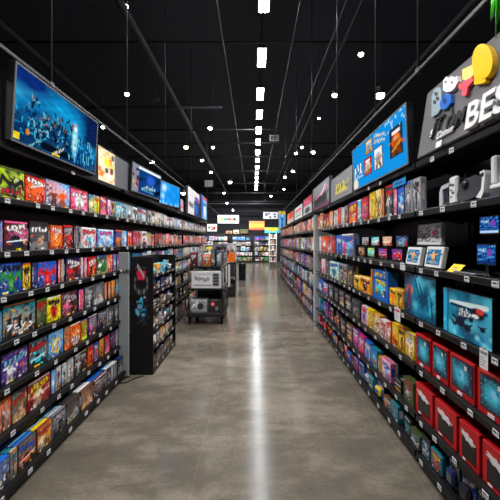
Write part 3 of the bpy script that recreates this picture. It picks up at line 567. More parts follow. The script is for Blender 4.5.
def tv_picture():
    rg = random.Random(3); p = Pic(170, 88, rgb(10, 70, 130)); N = lambda f, k=6: p.noise(rg, f, k)
    p.mix(np.clip(1 - abs(p.V - .66 - .16 * np.sin(p.U * 4 + .5)) * 2.6, 0, 1), rgb(18, 150, 205)); p.mix(np.clip(N(2.5) * 1.6 - .85, 0, 1) * .7, rgb(84, 200, 235))
    p.ell(.12, .95, .25, .22, rgb(10, 40, 110), .9); p.mix(np.clip((p.U - .7) * 7, 0, 1) * np.clip((p.V - .38) * 4 + .4, 0, 1), rgb(12, 30, 78))
    p.mix(np.clip((.4 + .06 * np.sin(p.U * 23) + .05 * np.sin(p.U * 51) - p.V) * 7, 0, 1) * .85, rgb(8, 44, 84))
    for k in range(150):
        u, v = rg.random(), rg.uniform(.05, .5); c = [rgb(30, 170, 215), rgb(4, 16, 36), rgb(12, 80, 130), rgb(90, 210, 230), rgb(6, 30, 60)][rg.randrange(5)]
        if rg.random() < .5: p.cap(u, v, u + rg.uniform(-.02, .02), v + rg.uniform(.02, .12), .004, c)
        else: p.cap(u, v, u + rg.uniform(-.04, .04), v + rg.uniform(-.02, .02), .006, c)
    for cx, y0, h in ((.17, .3, .42), (.31, .22, .33), (.45, .22, .4), (.53, .2, .3), (.25, .18, .3), (.39, .2, .28), (.62, .28, .38)):
        for k in range(26):
            a, b = cx + rg.gauss(0, h * .10), y0 + rg.random() * h; p.cap(a, b, a + rg.gauss(0, .014), b + rg.uniform(.02, .09), rg.uniform(.003, .009), [rgb(6, 14, 28), rgb(10, 24, 46), rgb(30, 60, 90), rgb(190, 80, 60), rgb(110, 170, 190), rgb(8, 18, 34)][rg.choice([0, 0, 1, 2, 4, 5, 3 if b > y0 + h * .7 else 0])])
        p.ell(cx, y0 + h * .97, .012, .03, rgb(120, 70, 64))
    p.ell(.66, .42, .035, .24, rgb(170, 235, 245), .9); p.ell(.665, .62, .02, .04, rgb(240, 250, 250))
    p.rect(.26, .62, .04, .15, rgb(6, 16, 30)); p.title(.38, .52, .09, .14, 6, rgb(220, 220, 220), rg); p.rect(.0, .055, .03, .12, rgb(240, 210, 40)); p.rect(.38, .47, .015, .05, rgb(240, 210, 40)); p.title(.1, .26, .04, .08, 8, rgb(120, 200, 220), rg); p.rect(.11, .14, .14, .22, rgb(220, 130, 40))
    for k in range(40): u = rg.uniform(.58, .97); v = rg.uniform(.02, .4); p.rect(u, u + .008, v, v + rg.uniform(.04, .2), [rgb(40, 170, 240), rgb(16, 90, 190), rgb(120, 220, 245)][k % 3])
    p.a *= (.7 + .6 * N(12))[..., None]
    return np.clip(p.a * .95, 0, 1)
z0, z1 = zl(12.5) * .945, zl(96) * .945
display('wall_screen', 'left', (z0 + z1) / 2, z1 - z0, 2.232, .50, tv_picture(), 'large wall screen showing blue game scene above nearest left shelves', 'screen', lean=.06, emissive=True, thick=.05, out=.035)
rg = random.Random(9)
def art_screen(seed, kind):
    rg = random.Random(seed); p = Pic(60, 44, rgb(12, 60, 120) if kind == 'dark' else rgb(20, 140, 230))
    if kind == 'dark':
        p.mix(np.clip(p.noise(rg, 3) * 1.6 - .7, 0, 1), rgb(8, 14, 34)); p.rect(0, 1, .9, 1, rgb(220, 235, 245)); p.rect(0, .2, 0, 1, rgb(130, 135, 150)); [p.ell(rg.uniform(.02, .18), rg.uniform(.2, .85), .03, .06, PAL[rg.choice(['red', 'white', 'charcoal', 'tan', 'navy', 'maroon'])]) for _ in range(16)]
        p.title(.3, .8, .2, .32, 8, rgb(160, 210, 240), rg); p.ell(.62, .6, .14, .2, rgb(40, 90, 200), .8); p.title(.35, .75, .1, .16, 10, rgb(90, 160, 200), rg)
    else:
        p.mix(np.clip(p.noise(rg, 2) * 1.4 - .6, 0, 1) * .6, rgb(70, 190, 250)); p.ell(.2, .75, .1, .16, rgb(190, 230, 255), .9); p.ell(.15, .35, .08, .12, rgb(150, 215, 255), .9)
        for k in range(12): u = rg.random(); p.rect(u, u + .04, 0, rg.uniform(.05, .22), rgb(130, 210, 250))
    return p.a
display('wall_screen', 'left', 4.62, .95, 2.232, .37, art_screen(1, 'dark'), 'dark wall screen with pale top edge, second screen on left wall', 'screen', lean=.05, emissive=True, out=.06, turn=-.10)
display('wall_screen', 'left', 5.86, .86, 2.225, .39, art_screen(2, 'sky'), 'bright sky-blue wall screen, furthest screen on left wall', 'screen', lean=.05, emissive=True, out=.06, turn=-.16)

def board(side, xa, xb, hh, painter, label, seed, out=-.03, frame='grey', thick=.05, h0=None, group='header signs above the shelves'):
    X = abs(XL if side == 'left' else XR) - out
    z0, z1 = sorted((F * X / abs(xa - VX), F * X / abs(xb - VX))); p = Pic(44, 36, PAL[frame] * .55); painter(p, random.Random(seed))
    return display('header_sign', side, (z0 + z1) / 2, z1 - z0 - .02, h0 or ((2.2245 if side == 'left' else 2.166)), hh, p.a, label, 'sign', frame=PAL[frame] * .45, out=out, thick=thick, bez=.006, group=group, standy=False)
def collage(p, rg):
    p.mix((p.U < .46) * 1.0, PAL['cream']); p.mix(np.clip(p.noise(rg, 6) * 2 - .9, 0, 1) * (p.U < .46), PAL['gold'])
    for k in range(9): u = rg.uniform(.0, .36); v = rg.uniform(0, .8); p.rect(u, u + .08, v, v + .16, PAL[rg.choice(['yellow', 'orange', 'red', 'white', 'charcoal', 'teal'])])
    p.ell(.24, .62, .09, .14, PAL['yellow'])
def plain(p, rg): p.mix(p.noise(rg, 1) * .15, PAL['charcoal'])
def pinkart(p, rg):
    p.mix(p.V * 0 + 1, PAL['silver']); p.mix(np.clip(p.noise(rg, 3) * 1.6 - .7, 0, 1), PAL['maroon']); p.mix(np.clip(p.noise(rg, 5) * 2 - 1.2, 0, 1), PAL['white']); p.ell(.6, .5, .2, .3, PAL['pink'])
board('left', 0 - 60, 0, .40, plain, 'plain grey header board behind the largest left screen', 1, out=-.02, frame='white')
board('left', 97, 131, .36, collage, 'grey header board with yellow collage beside the largest left screen', 2)
board('left', 180.2, 183.4, .28, pinkart, 'small pink and white header poster after the sky-blue screen', 3, out=.0)
def tallwhite(p, rg):
    p.mix(p.V * 0 + 1, PAL['white'] * .85); p.mix((p.U > .5) * (p.V < .62) * 1.0, PAL['navy']); p.ell(.75, .7, .22, .12, PAL['purple']); p.title(.08, .45, .3, .42, 3, PAL['grey'], rg); p.mix(np.clip(p.noise(rg, 6) * 2 - 1.2, 0, 1) * .4, PAL['grey']); p.ell(.7, .3, .16, .2, PAL['blue'])
def tallcyan(p, rg):
    p.mix(p.V * 0 + 1, PAL['sky']); p.mix((p.U < .3) * 1., PAL['blue']); p.rect(.3, 1, .86, 1, PAL['red']); p.ell(.62, .4, .2, .3, PAL['white']); p.title(.35, .9, .62, .74, 3, PAL['navy'], rg)
board('left', 187.6, 199.4, .62, tallwhite, 'tall white header poster with blue panel on left shelving', 4, out=.08)
board('left', 201.1, 206.8, .66, tallcyan, 'tall pale blue header poster furthest along left shelving', 5, out=.12)

# right: screen
def blue_adverts(p, rg):
    p.mix(p.V * 0 + 1, rgb(14, 140, 218)); p.mix(np.clip(p.noise(rg, 2) * 1.2 - .5, 0, 1) * .4, rgb(40, 160, 235))
    def card(x, y, w, h, c1, c2): p.rect(x - .012, x + w + .012, y - .02, y + h + .02, rgb(20, 40, 70)); p.rect(x, x + w, y, y + h, c1); p.ell(x + w / 2, y + h * .5, w * .36, h * .3, c2); p.rect(x + w * .15, x + w * .85, y + h * .78, y + h * .92, PAL['white']); p.person(x + w * .5, y + h * .05, h * .62, c2 * .5, SKIN * .7, rg); p.cap(x + w * .15, y + h * .2, x + w * .85, y + h * .45, .012, PAL['gold'])
    card(.29, .2, .14, .36, PAL['red'], PAL['cream']); card(.50, .2, .14, .42, PAL['white'], PAL['silver']); card(.78, .25, .16, .5, PAL['charcoal'], PAL['orange']); card(.33, .66, .13, .28, PAL['gold'], PAL['sky'])
    p.title(.02, .24, .3, .55, 3, rgb(225, 240, 250), rg); p.title(.5, .7, .7, .76, 7, rgb(215, 235, 250), rg); p.title(.5, .7, .82, .88, 7, rgb(215, 235, 250), rg); p.rect(.02, .24, .24, .26, PAL['white']); p.ell(.06, .1, .06, .14, PAL['cream'])
    for k in range(26): u, v = rg.uniform(.7, 1), rg.uniform(.72, 1); p.rect(u, u + .012, v, v + .04, rgb(200, 230, 250))
p = Pic(110, 64, rgb(16, 128, 214)); blue_adverts(p, random.Random(5))
z0, z1 = F * 1.14 / (409 - VX), F * 1.14 / (354 - VX)
display('wall_screen', 'right', (z0 + z1) / 2, z1 - z0, 2.165, .46, p.a * .95, 'bright blue wall screen with game adverts above right shelves', 'screen', lean=.04, emissive=True, thick=.05, out=.018)
def yellowscrawl(p, rg):
    p.mix(p.V * 0 + 1, rgb(120, 120, 122)); 
    for k in range(9): u = .26 + k * .065; p.cap(u, .25, u + rg.uniform(-.03, .06), rg.uniform(.5, .68), .022, rgb(215, 200, 60)); p.cap(u, rg.uniform(.25, .6), u + .06, rg.uniform(.25, .6), .018, rgb(40, 40, 30))
def pinkscrawl(p, rg):
    p.mix(p.V * 0 + 1, rgb(120, 124, 130)); p.rect(0, 1, .0, .1, PAL['magenta'] * .5)
    for k in range(6): p.person(.15 + k * .13, .08, .5, PAL['black'], PAL['charcoal'], rg)
    p.cap(.2, .45, .9, .72, .03, PAL['pink']); p.cap(.55, .5, .8, .85, .02, PAL['white'])
def redwhite(p, rg):
    p.mix(p.V * 0 + 1, PAL['silver']); p.rect(0, 1, .55, 1, PAL['red']); p.title(.1, .9, .65, .85, 4, PAL['pink'], rg); p.ell(.5, .25, .3, .18, PAL['charcoal'])
def whitered(p, rg):
    p.mix(p.V * 0 + 1, PAL['white'] * .8); p.rect(.1, .9, .6, .75, PAL['red']); p.rect(.1, .8, .2, .3, PAL['green'] * .7); p.rect(.1, .9, .42, .48, PAL['grey'])
def orangepink(p, rg):
    p.mix(p.V * 0 + 1, PAL['orange']); p.rect(0, 1, 0, .35, PAL['silver']); p.ell(.6, .65, .3, .25, PAL['crimson'])
board('right', 331, 353, .34, yellowscrawl, 'grey header sign with yellow scrawled lettering beside blue screen', 6, out=0.0)
board('right', 313, 329.6, .42, pinkscrawl, 'grey header sign with dark figures and pink streak', 7, out=0.02)
board('right', 303.4, 312.2, .36, redwhite, 'red and silver header sign beyond the dark figures sign', 8, out=0.02)
board('right', 294.6, 302.6, .33, whitered, 'white header sign with red bar near aisle end', 9, out=0.02)
board('right', 287.4, 293.8, .33, orangepink, 'orange header sign with crimson spot, last on right wall', 10, out=0.02)

# right: big grey sign with raised shapes and letters
SX = XR - .012; SLEAN = .155
z0, z1 = 1.25, 2.32
root = empty('lettered_sign', (SX, (z0 + z1) / 2, 2.176), (-SLEAN * 1, 0, -PI / 2)); tag(root, 'large grey sign with raised colourful shapes and white letters, right wall', 'sign')
hw = (z1 - z0) / 2; hh = .47
b = MB(); b.box(-hw, hw, 0, .05, 0, hh, rgb(92, 91, 95), 'matte', .006); link('board', b, root)
def sp(px, py):
    k = (VY - py) / (px - VX); v = (k * SX - (2.176 - EYE)) / (math.cos(SLEAN) - k * math.sin(SLEAN)); X = SX + math.sin(SLEAN) * v
    return ((z0 + z1) / 2 - F * X / (px - VX), v)
def raised(name, pts, col, d0, d1, label=None):
    m = MB(); m.prism([sp(*q) for q in pts], -d1, -d0, col, 'gloss'); o = link(name, m, root)
    if label: o['label'] = label
def circ(cx, cy, rx, ry, n=20, a0=0, a1=2 * PI): return [(cx + rx * math.cos(a0 + (a1 - a0) * k / n), cy + ry * math.sin(a0 + (a1 - a0) * k / n)) for k in range(n)]
YEL = rgb(246, 190, 10)
raised('yellow_balloon_shape', circ(488, 62, 10.5, 17.5, 26), YEL, .001, .03)
raised('yellow_stem_shape', [(479, 74), (490, 70), (491, 82), (488, 84), (479, 85.5)], YEL, .002, .027)
raised('cream_block_shape', [(465, 70), (475.5, 65), (477, 75), (470, 81), (465, 80)], rgb(240, 214, 120), .001, .016)
raised('pink_bar_shape', [(462, 85), (475, 78), (477.5, 81), (472, 87), (470, 96), (465.5, 96.5), (466, 90), (462.5, 90)], rgb(232, 84, 100), .003, .022)
raised('white_puff_shape', [(447, 81), (450, 77), (453, 80), (455, 76.5), (458, 79), (461, 76.5), (462, 82), (459, 88), (455, 92), (450, 92.5), (447, 91)], rgb(236, 232, 234), .001, .024)
for a, c in ((449.5, 82.5), (456, 83)): raised('puff_mark', circ(a, c, 1.2, 1.6, 8), rgb(120, 120, 130), .0242, .0256)
raised('grey_plate_shape', [(434.5, 96), (437, 90), (441, 87.5), (444, 89.5), (444, 108), (440, 114.5), (434, 117.5)], rgb(140, 158, 166), .001, .018)
for a, c in ((439, 94), (437.5, 102.5), (440.5, 99)): raised('plate_button', circ(a, c, 1.7, 2.0, 10), rgb(52, 60, 70), .0182, .021)
raised('blue_droplet_shape', [(443, 104), (446, 97), (450, 94), (454.5, 95.5), (454.8, 103), (450, 109), (444.5, 110.5)], rgb(30, 96, 190), .003, .022)
raised('blue_disc_shape', circ(448.5, 101.5, 2.4, 3.2, 12), rgb(16, 56, 130), .0222, .0236)  # darker blue disc raised on the droplet
raised('dark_blob_shape', [(448, 119), (453, 115), (459, 115.5), (461, 123), (455, 130), (449, 128)], rgb(40, 40, 44), .001, .012)
raised('dark_bar_shape', [(452, 108), (454, 107), (455, 116), (453, 117)], rgb(52, 52, 56), .001, .012)
def letters(body, px, py, size, col, depth=.008, bold=0.0, it=0.0, out=.012, sx=1.0):
    u, v = sp(px, py); o = link('lettering', text_mesh(body, size, depth, col, 'gloss', it, bold), root, (u, -out, v), (PI / 2, 0, 0)); o.scale = (sx, 1, 1); return o
letters('BES', 467.5, 131, .20, PAL['white'] * .85, .012, .004, 0, .013, 1.0)
letters('JT', 434, 134.5, .125, rgb(38, 38, 42), .006, .001, .2)
letters('OM', 447, 131.5, .11, rgb(34, 34, 38), .006, .002, .2)
letters('S', 432, 138.5, .07, PAL['white'] * .85, .005, .002)
letters('Comm', 438, 140.5, .062, PAL['white'] * .8, .005, .0015, .3)
tg = MB(); tg.box(-.03, .03, -.003, 0, -.018, .018, PAL['white'] * .85, 'print'); link('price_card', tg, root, (sp(441, 152)[0], -.02, .012))
# green plastic tassel hanging above the sign
gt = empty('hanging_tassel', (1.12, F * 1.12 / (496 - VX), 2.78)); tag(gt, 'bright green plastic tassel hanging from rail above the lettered sign', 'decoration')
g = MB(); rg = random.Random(2)
for k in range(9): a = k * .7; g.tube([(0, 0, 0), (.01 * math.cos(a), .014 * math.sin(a), -.05), (.02 * math.cos(a), .02 * math.sin(a), -.10 - rg.uniform(0, .07))], [.004, .008, .002], rgb(70, 210, 40), 'gloss', 6)
link('strands', g, gt); g = MB(); g.tube([(0, 0, -.05), (0, 0, -.24)], .0025, rgb(70, 170, 60), 'gloss', 6); link('string', g, gt)

# ------------------------------------------------------------------ display devices, right near shelves
WHT = PAL['white'] * .82
def rthing(name, px, t, label, cat, group=None, inset=0.0, dz=.002):
    o = empty(name, (XRP + inset, F * (XRP + inset) / (px - VX), TR[t] + dz), (0, 0, -PI / 2)); tag(o, label, cat, group); return o
# top shelf
o = rthing('console_dock', 507, 0, 'white upright console dock with open slot on top right shelf', 'console dock')
m = MB(); m.box(-.12, .12, .0, .1, 0, .045, rgb(70, 72, 76), 'gloss', .006); link('stand_foot', m, o)
m = MB(); m.box(-.12, .11, .0, .1, .046, .07, WHT, 'gloss', .006); link('base', m, o)
for x, hh_ in ((-.10, .215), (.0, .25), (.075, .25)): m = MB(); m.box(x - .018, x + .018, .004, .085, .0705, hh_, WHT, 'gloss', .008); link('side_plate', m, o)
m = MB(); m.box(-.08, -.02, .02, .07, .0705, .12, PAL['silver'], 'gloss', .003); link('slot_liner', m, o)
o = rthing('handheld_console', 470, 0, 'black rounded handheld console with white grip leaning on top right shelf', 'handheld console', dz=.012)
m = MB(); m.prism([(-.13, .05), (-.115, .1), (-.07, .135), (.02, .14), (.075, .12), (.085, .06), (.06, .02), (-.07, .0), (-.115, .012)], 0, .035, rgb(58, 60, 64), 'gloss'); link('body', m, o, rot=(-.12, 0, 0))
m = MB(); m.lathe([(.022, 0), (.026, .006), (.02, .016), (.012, .018)], rgb(30, 30, 33), 'gloss', 16, (-.055, 0, .098), 'y'); link('thumbstick', m, o, rot=(-.12, 0, 0))
m = MB(); m.prism([(.055, .01), (.095, .0), (.108, .03), (.105, .13), (.09, .152), (.06, .145), (.085, .11), (.088, .05)], -.006, .04, WHT, 'gloss'); link('grip', m, o, rot=(-.12, 0, 0))
m = MB(); m.lathe([(.01, 0), (.012, .004), (.008, .008)], rgb(60, 60, 64), 'gloss', 12, (.085, -.006, .128), 'y'); link('button', m, o, rot=(-.12, 0, 0))
o = rthing('console_controller', 448.5, 0, 'white console controller with grey frame standing on top right shelf', 'game controller', dz=.012)
m = MB(); m.box(-.0, .075, .0, .03, .0, .165, WHT, 'gloss', .01); link('body', m, o)
for x, z, r in ((.025, .12, .011), (.048, .115, .008), (.03, .085, .007), (.048, .07, .011), (.028, .045, .006)): m = MB(); m.lathe([(r, 0), (r * .9, .006)], PAL['grey'], 'gloss', 12, (x, 0, z), 'y'); link('button', m, o)
m = MB(); m.prism([(-.1, .0), (-.07, .0), (-.065, .03), (-.065, .1), (-.005, .11), (-.005, .135), (-.08, .125), (-.1, .09)], .0, .025, PAL['silver'], 'gloss'); link('frame', m, o)
m = MB(); m.box(-.062, -.006, .006, .022, .012, .1, rgb(30, 31, 34), 'gloss', .004); link('screen', m, o)
z0, z1 = zr(455), zr(394); m = MB(); m.box(-(z1 - z0) / 2, (z1 - z0) / 2, -.026, .12, -.0, .0095, WHT, 'matte', .003); 
# white plinth lies in front, only between the boxes and the controllers
m = MB(); m.box(-.115, .115, -.012, .12, 0, .0085, WHT, 'matte', .003); o = link('display_plinth', m, loc=(XRP, zr(441) + .03, TR[0] + .002), rot=(0, 0, -PI / 2)); tag(o, 'thin white display plinth under the controller on top right shelf', 'display stand')
o = rthing('shelf_talker', 399, 0, 'small blue card hanging under header ledge below blue screen', 'sign', dz=.235, inset=-.01)
m = MB(); m.box(-.12, .12, -.002, .002, .0, .055, rgb(20, 130, 200), 'print', .001); link('card', m, o); m = MB(); m.box(-.06, .06, -.0035, -.0021, .018, .036, rgb(15, 80, 140), 'print'); link('print_band', m, o)
for x in (-.1, .1): m = MB(); m.box(x - .004, x + .004, .0022, .004, .04, .066, WHT, 'print'); link('clip', m, o)
# second shelf: two small screens, tablet, card, white handheld boxes
def small_screen(px, dz, w, hh, label, seed, stand):
    o = rthing('demo_screen', px, 1, label, 'screen', 'demo screens on the right shelf', inset=.05, dz=dz)
    m = MB(); m.box(-w / 2, w / 2, 0, .018, 0, hh, rgb(22, 22, 25), 'gloss', .003); link('housing', m, o)
    rg = random.Random(seed); p = Pic(36, 24, rgb(20, 70, 150)); p.mix(np.clip(p.noise(rg, 4) * 1.7 - .6, 0, 1), rgb(8, 18, 50)); p.mix(np.clip(p.noise(rg, 7) * 2 - 1.2, 0, 1), rgb(90, 180, 240)); p.rect(.0, 1, .0, .14, rgb(170, 200, 230) if stand == 0 else rgb(20, 40, 90)); p.ell(.7, .6, .12, .2, rgb(120, 60, 160)); p.title(.08, .5, .65, .78, 5, rgb(180, 220, 250), rg)
    m = MB(); m.art(-w / 2 + .006, w / 2 - .006, .007, hh - .007, -.0008, p.a, 'screen'); link('screen', m, o)
    m = MB()
    if stand: m.box(-.012, .012, .019, .03, -.03, hh * .6, BLK, 'gloss', .002); m.box(-.05, .05, -.01, .09, -dz + .001, -dz + .008, BLK, 'gloss', .002); m.box(-.012, .012, .006, .03, -dz + .008, -.002, BLK, 'gloss')
    else: m.tube([(0, .019, hh * .5), (0, .32, hh * .5)], .012, BLK, 'steel', 8)
    link('stand' if stand else 'wall_arm', m, o); return o
small_screen(489, .225, .15, .1, 'upper small demo screen on a wall arm, second right shelf', 1, 0)
small_screen(486, .06, .15, .115, 'lower small demo screen on a stand, second right shelf', 2, 1)
o = rthing('tablet', 463, 1, 'flat grey tablet lying on second right shelf beside yellow card', 'tablet'); m = MB(); m.box(-.095, .095, .0, .13, .0, .012, rgb(96, 98, 104), 'gloss', .004); link('body', m, o); m = MB(); m.box(-.085, .085, .01, .12, .0121, .0132, rgb(50, 52, 58), 'gloss'); link('screen', m, o)
o = rthing('promo_card', 452, 1, 'yellow promotional card leaning on second right shelf', 'card'); m = MB(); m.box(-.055, .055, .0, .002, .0, .065, PAL['yellow'], 'print'); m.box(-.035, .03, -.0006, .0, .02, .026, PAL['brown'], 'print'); m.box(-.035, .02, -.0006, .0, .035, .042, PAL['brown'], 'print'); link('card', m, o, rot=(-.75, 0, 0)); 
def white_set(px, w, hh, dz, label, seed, inset=0.0, lean=-.18):
    dz += .009
    o = rthing('handheld_box', px, 1, label, 'handheld console box', 'white handheld boxes on the right shelf', inset=inset, dz=dz)
    m = MB(); m.box(-w / 2, w / 2, 0, .035, 0, hh, WHT, 'print', .005); link('carton', m, o, rot=(lean, 0, 0))
    rg = random.Random(seed); p = Pic(30, 22, rgb(190, 192, 196))
    if seed == 1: p.mix(np.clip(p.noise(rg, 5) * 2 - .9, 0, 1), rgb(90, 92, 98)); p.ell(.72, .6, .09, .14, rgb(240, 90, 130)); p.person(.3, .1, .6, PAL['grey'], PAL['white'], rg)
    else: p.mix(p.V * 0 + 1, rgb(30, 110, 170)); p.mix(np.clip(p.noise(rg, 4) * 2 - 1, 0, 1), rgb(10, 30, 60)); p.person(.5, .05, .8, PAL['gold'], SKIN, rg); p.mix(np.clip(p.noise(rg, 6) * 2 - 1.3, 0, 1), rgb(160, 230, 220))
    k = .06 if seed == 1 else .2
    m = MB(); m.art(-w / 2 * (1 - k), w / 2 * (1 - k), hh * .14, hh * .86, -.001, p.a, 'gloss'); link('front_print', m, o, rot=(lean, 0, 0))
    if seed != 1:
        for sx in (-1, 1): m = MB(); m.lathe([(.006, 0), (.007, .003), (.004, .006)], PAL['grey'], 'gloss', 10, (sx * w / 2 * .89, 0, hh * .65), 'y'); link('button', m, o, rot=(lean, 0, 0))
    return o
m = MB(); m.box(-.2, .2, .0, .13, .0, .148, BLK, 'steel', .003); m.box(-.205, .205, -.006, .135, .148, .154, DK, 'steel'); o = link('display_riser', m, loc=(XRP + .09, F * (XRP + .09) / (428 - VX), TR[1] + .002), rot=(0, 0, -PI / 2)); tag(o, 'black display riser behind the white handheld boxes', 'display stand')
white_set(428, .33, .16, .150, 'large white handheld box on the black riser, grey pictures', 1, inset=.105, lean=-.05)
white_set(411.5, .21, .135, .002, 'white handheld box with blue picture, beside the black handheld rack', 2)
white_set(431.5, .205, .145, .002, 'white handheld box with blue picture, beside the yellow card', 3)
# black stepped rack of small handhelds under the blue screen
za, zb = zr(401), zr(354.5); w = zb - za
m = MB(); m.box(-w / 2, w / 2, .05, .2, 0, .125, BLK, 'steel', .003); m.box(-w / 2, w / 2, -.004, .05, 0, .012, BLK, 'steel', .002)
for k in range(5): x = -w / 2 + .005 + k * (w - .01) / 4; m.box(x - .004, x + .004, .0, .06, .012, .145, DK, 'steel', .001)
o = link('display_rack', m, loc=(XRP + .01, (za + zb) / 2, TR[1] + .002), rot=(0, 0, -PI / 2)); tag(o, 'black stepped rack holding handheld games under blue screen', 'display stand')
HH = [('tan', 'charcoal', 'fig'), ('lime', 'aqua', 'fig'), ('blue', 'red', 'car'), ('purple', 'red', 'duo'), ('silver', 'grey', 'duo'), ('aqua', 'white', 'fig'), ('red', 'cream', 'duo'), ('navy', 'sky', 'city')]
for k in range(8):
    c, e, st = HH[k]; col_ = k % 4; up = k // 4; x = -w / 2 + (col_ + .5) * w / 4
    o = empty('handheld_game', (XRP + .01 + (.045 if not up else .085), (za + zb) / 2 - x * 1.0, TR[1] + (.016 if not up else .13)), (0, 0, -PI / 2 - .0))
    x = -x
    ww = w / 4 * .78; hh = .112
    tag(o, f"{c} handheld game pack, {ordw(3 - col_ if False else col_)} from far end of {'upper' if up else 'lower'} black rack step", 'handheld game', 'handheld games on the black rack')
    m = MB(); m.box(-ww / 2, ww / 2, -.02, .0, .0, hh, PAL['black'], 'gloss', .006); link('shell', m, o)
    m = MB(); m.art(-ww / 2 * .86, ww / 2 * .86, hh * .12, hh * .9, -.0208, np.clip(cover(24, 24, c, e, e, st, None, 40 + k) * 1.2, 0, .9), 'gloss'); link('front_print', m, o)
    m = MB(); m.box(ww / 2 * .55, ww / 2 * .85, -.0225, -.021, hh * .14, hh * .42, PAL['red'], 'gloss'); link('badge', m, o)
# stack of flat black boxes with yellow edge print on fifth shelf
for k in range(3):
    m = MB(); a = [.0, .03, -.02][k]; m.box(-.07, .07, .0, .15, .0, .034, rgb(24, 24, 26), 'print', .002); m.box(-.05, .05, -.0008, .0, .010, .024, [PAL['gold'], PAL['silver'], PAL['grey']][k] * .7, 'print'); m.box(-.0, .06, .02, .1, .034, .0346, [PAL['charcoal'], PAL['olive'], PAL['grey']][k], 'print')
    o = link('flat_game_box', m, loc=(XRP + .005, zr(397), TR[4] + .002 + k * .036), rot=(0, 0, -PI / 2 + a)); tag(o, ['flat black box with gold print, lowest of three stacked beside red cartons', 'flat black box with silver print, middle of three stacked beside red cartons', 'flat black box with grey print, topmost of three stacked beside red cartons'][k], 'game box', 'flat black boxes stacked on the fifth shelf')
# paper price signs hanging from shelf edges
for px, top, hh, w, lab in ((397.5, 308, .105, .105, 'white paper price sign with red heading below third shelf edge'), (484, 349, .1, .06, 'white two-part price sign at third shelf edge below large aqua carton'), (402.5, 263, .055, .075, 'square white price sign at second shelf edge near white handhelds')):
    X = XR - .006; z = F * X / (px - VX); h0 = EYE + (VY - top) / F * z - hh
    o = empty('price_sign', (X, z, h0), (0, 0, -PI / 2)); tag(o, lab, 'price sign', 'paper price signs on the right shelves')
    m = MB(); m.box(-w / 2, w / 2, -.002, 0, 0, hh, PAL['white'] * .8, 'print'); link('card', m, o)
    m = MB(); m.box(-w * .4, w * .4, -.0027, -.0021, hh * .72, hh * .88, PAL['crimson'] if w > .1 else PAL['grey'], 'print')
    for k in range(4): m.box(-w * .4, w * (.1 + .1 * (k % 3)), -.0027, -.0021, hh * (.15 + .13 * k), hh * (.19 + .13 * k), PAL['grey'], 'print')
    link('print_lines', m, o)
    m = MB(); m.box(-.006, .006, -.003, .004, hh - .004, hh + .008, PAL['silver'], 'gloss'); link('clip', m, o)

# ------------------------------------------------------------------ black free-standing stand and grey panel, left
ZS0, ZS1 = 3.96, 5.08; XS0, XS1 = -1.475, -1.205
root = empty('display_stand', (XS1, (ZS0 + ZS1) / 2, 0), (0, 0, PI / 2)); tag(root, 'black free-standing display stand with printed end panel beside left shelves', 'display stand')
L = (ZS1 - ZS0) / 2; D = XS1 - XS0; HS = 1.41
m = MB(); m.box(-L, L, D - .02, D, .05, HS, BLK, 'steel', .003); link('back_panel', m, root)
m = MB(); m.box(L - .02, L, .0, D - .021, .05, HS - .02, BLK, 'steel', .003); link('far_panel', m, root)
m = MB(); m.box(-L, L, .0, D, .0, .049, rgb(10, 10, 11), 'steel', .004); link('plinth', m, root)
SH = [.06, .30, .52, .74, .96, 1.17]
for k, h in enumerate(SH + [HS]):
    m = MB(); m.box(-L + .022, L - .021, .006, D - .021, h - .012, h, BLK, 'steel', .002); m.box(-L + .022, L - .021, .0, .006, h - .012, h + .022, DK, 'steel', .001); so = link('shelf', m, root) if k < 6 else None
    if so:
        for j in range(4): m = MB(); link('price_tag', TAG, so, (-L + .15 + j * .26, -.001, h + .004), (0, 0, 0))
p = Pic(40, 130, rgb(15, 16, 18)); rg = random.Random(8)
p.rect(.2, .7, .905, .915, rgb(70, 72, 76)); p.rect(.25, .68, .855, .885, rgb(200, 30, 70)); p.rect(.3, .62, .81, .855, rgb(220, 40, 80)); p.title(.3, .62, .865, .88, 6, PAL['white'], rg)
for k in range(40):
    a = .15 + k / 40 * 4.6 + 2.6; p.cap(.47 + .3 * math.cos(a), .775 + .075 * math.sin(a), .47 + .3 * math.cos(a) + .01, .775 + .075 * math.sin(a), .018, rgb(60, 64, 70) if k % 7 else rgb(170, 175, 180))
for k in range(46): u, v = rg.gauss(.48, .13), rg.gauss(.575, .035); p.ell(u, v, rg.uniform(.03, .09), rg.uniform(.008, .022), PAL[rg.choice(['sky', 'blue', 'navy', 'silver', 'teal', 'aqua', 'charcoal', 'black'])])
for k in range(16): u, v = rg.gauss(.5, .13), rg.gauss(.47, .03); p.rect(u, u + .05, v, v + .008, rgb(90, 96, 100))
pm = MB(); pm.box(XS0, XS1, ZS0 - .02, ZS0 - .001, .0, HS, rgb(15, 16, 18), 'steel', .002)
nv, nu = p.a.shape[:2]
pm.art(XS0 + .004, XS1 - .004, .01, HS - .006, ZS0 - .0206, p.a, 'print')
R = Matrix.Translation((XS1, (ZS0 + ZS1) / 2, 0)) @ Matrix.Rotation(PI / 2, 4, 'Z'); Ri = R.inverted(); pm.v = [tuple(Ri @ Vector(v)) for v in pm.v]
link('end_panel', pm, root)['label'] = 'black end panel with pink and blue printed graphics'
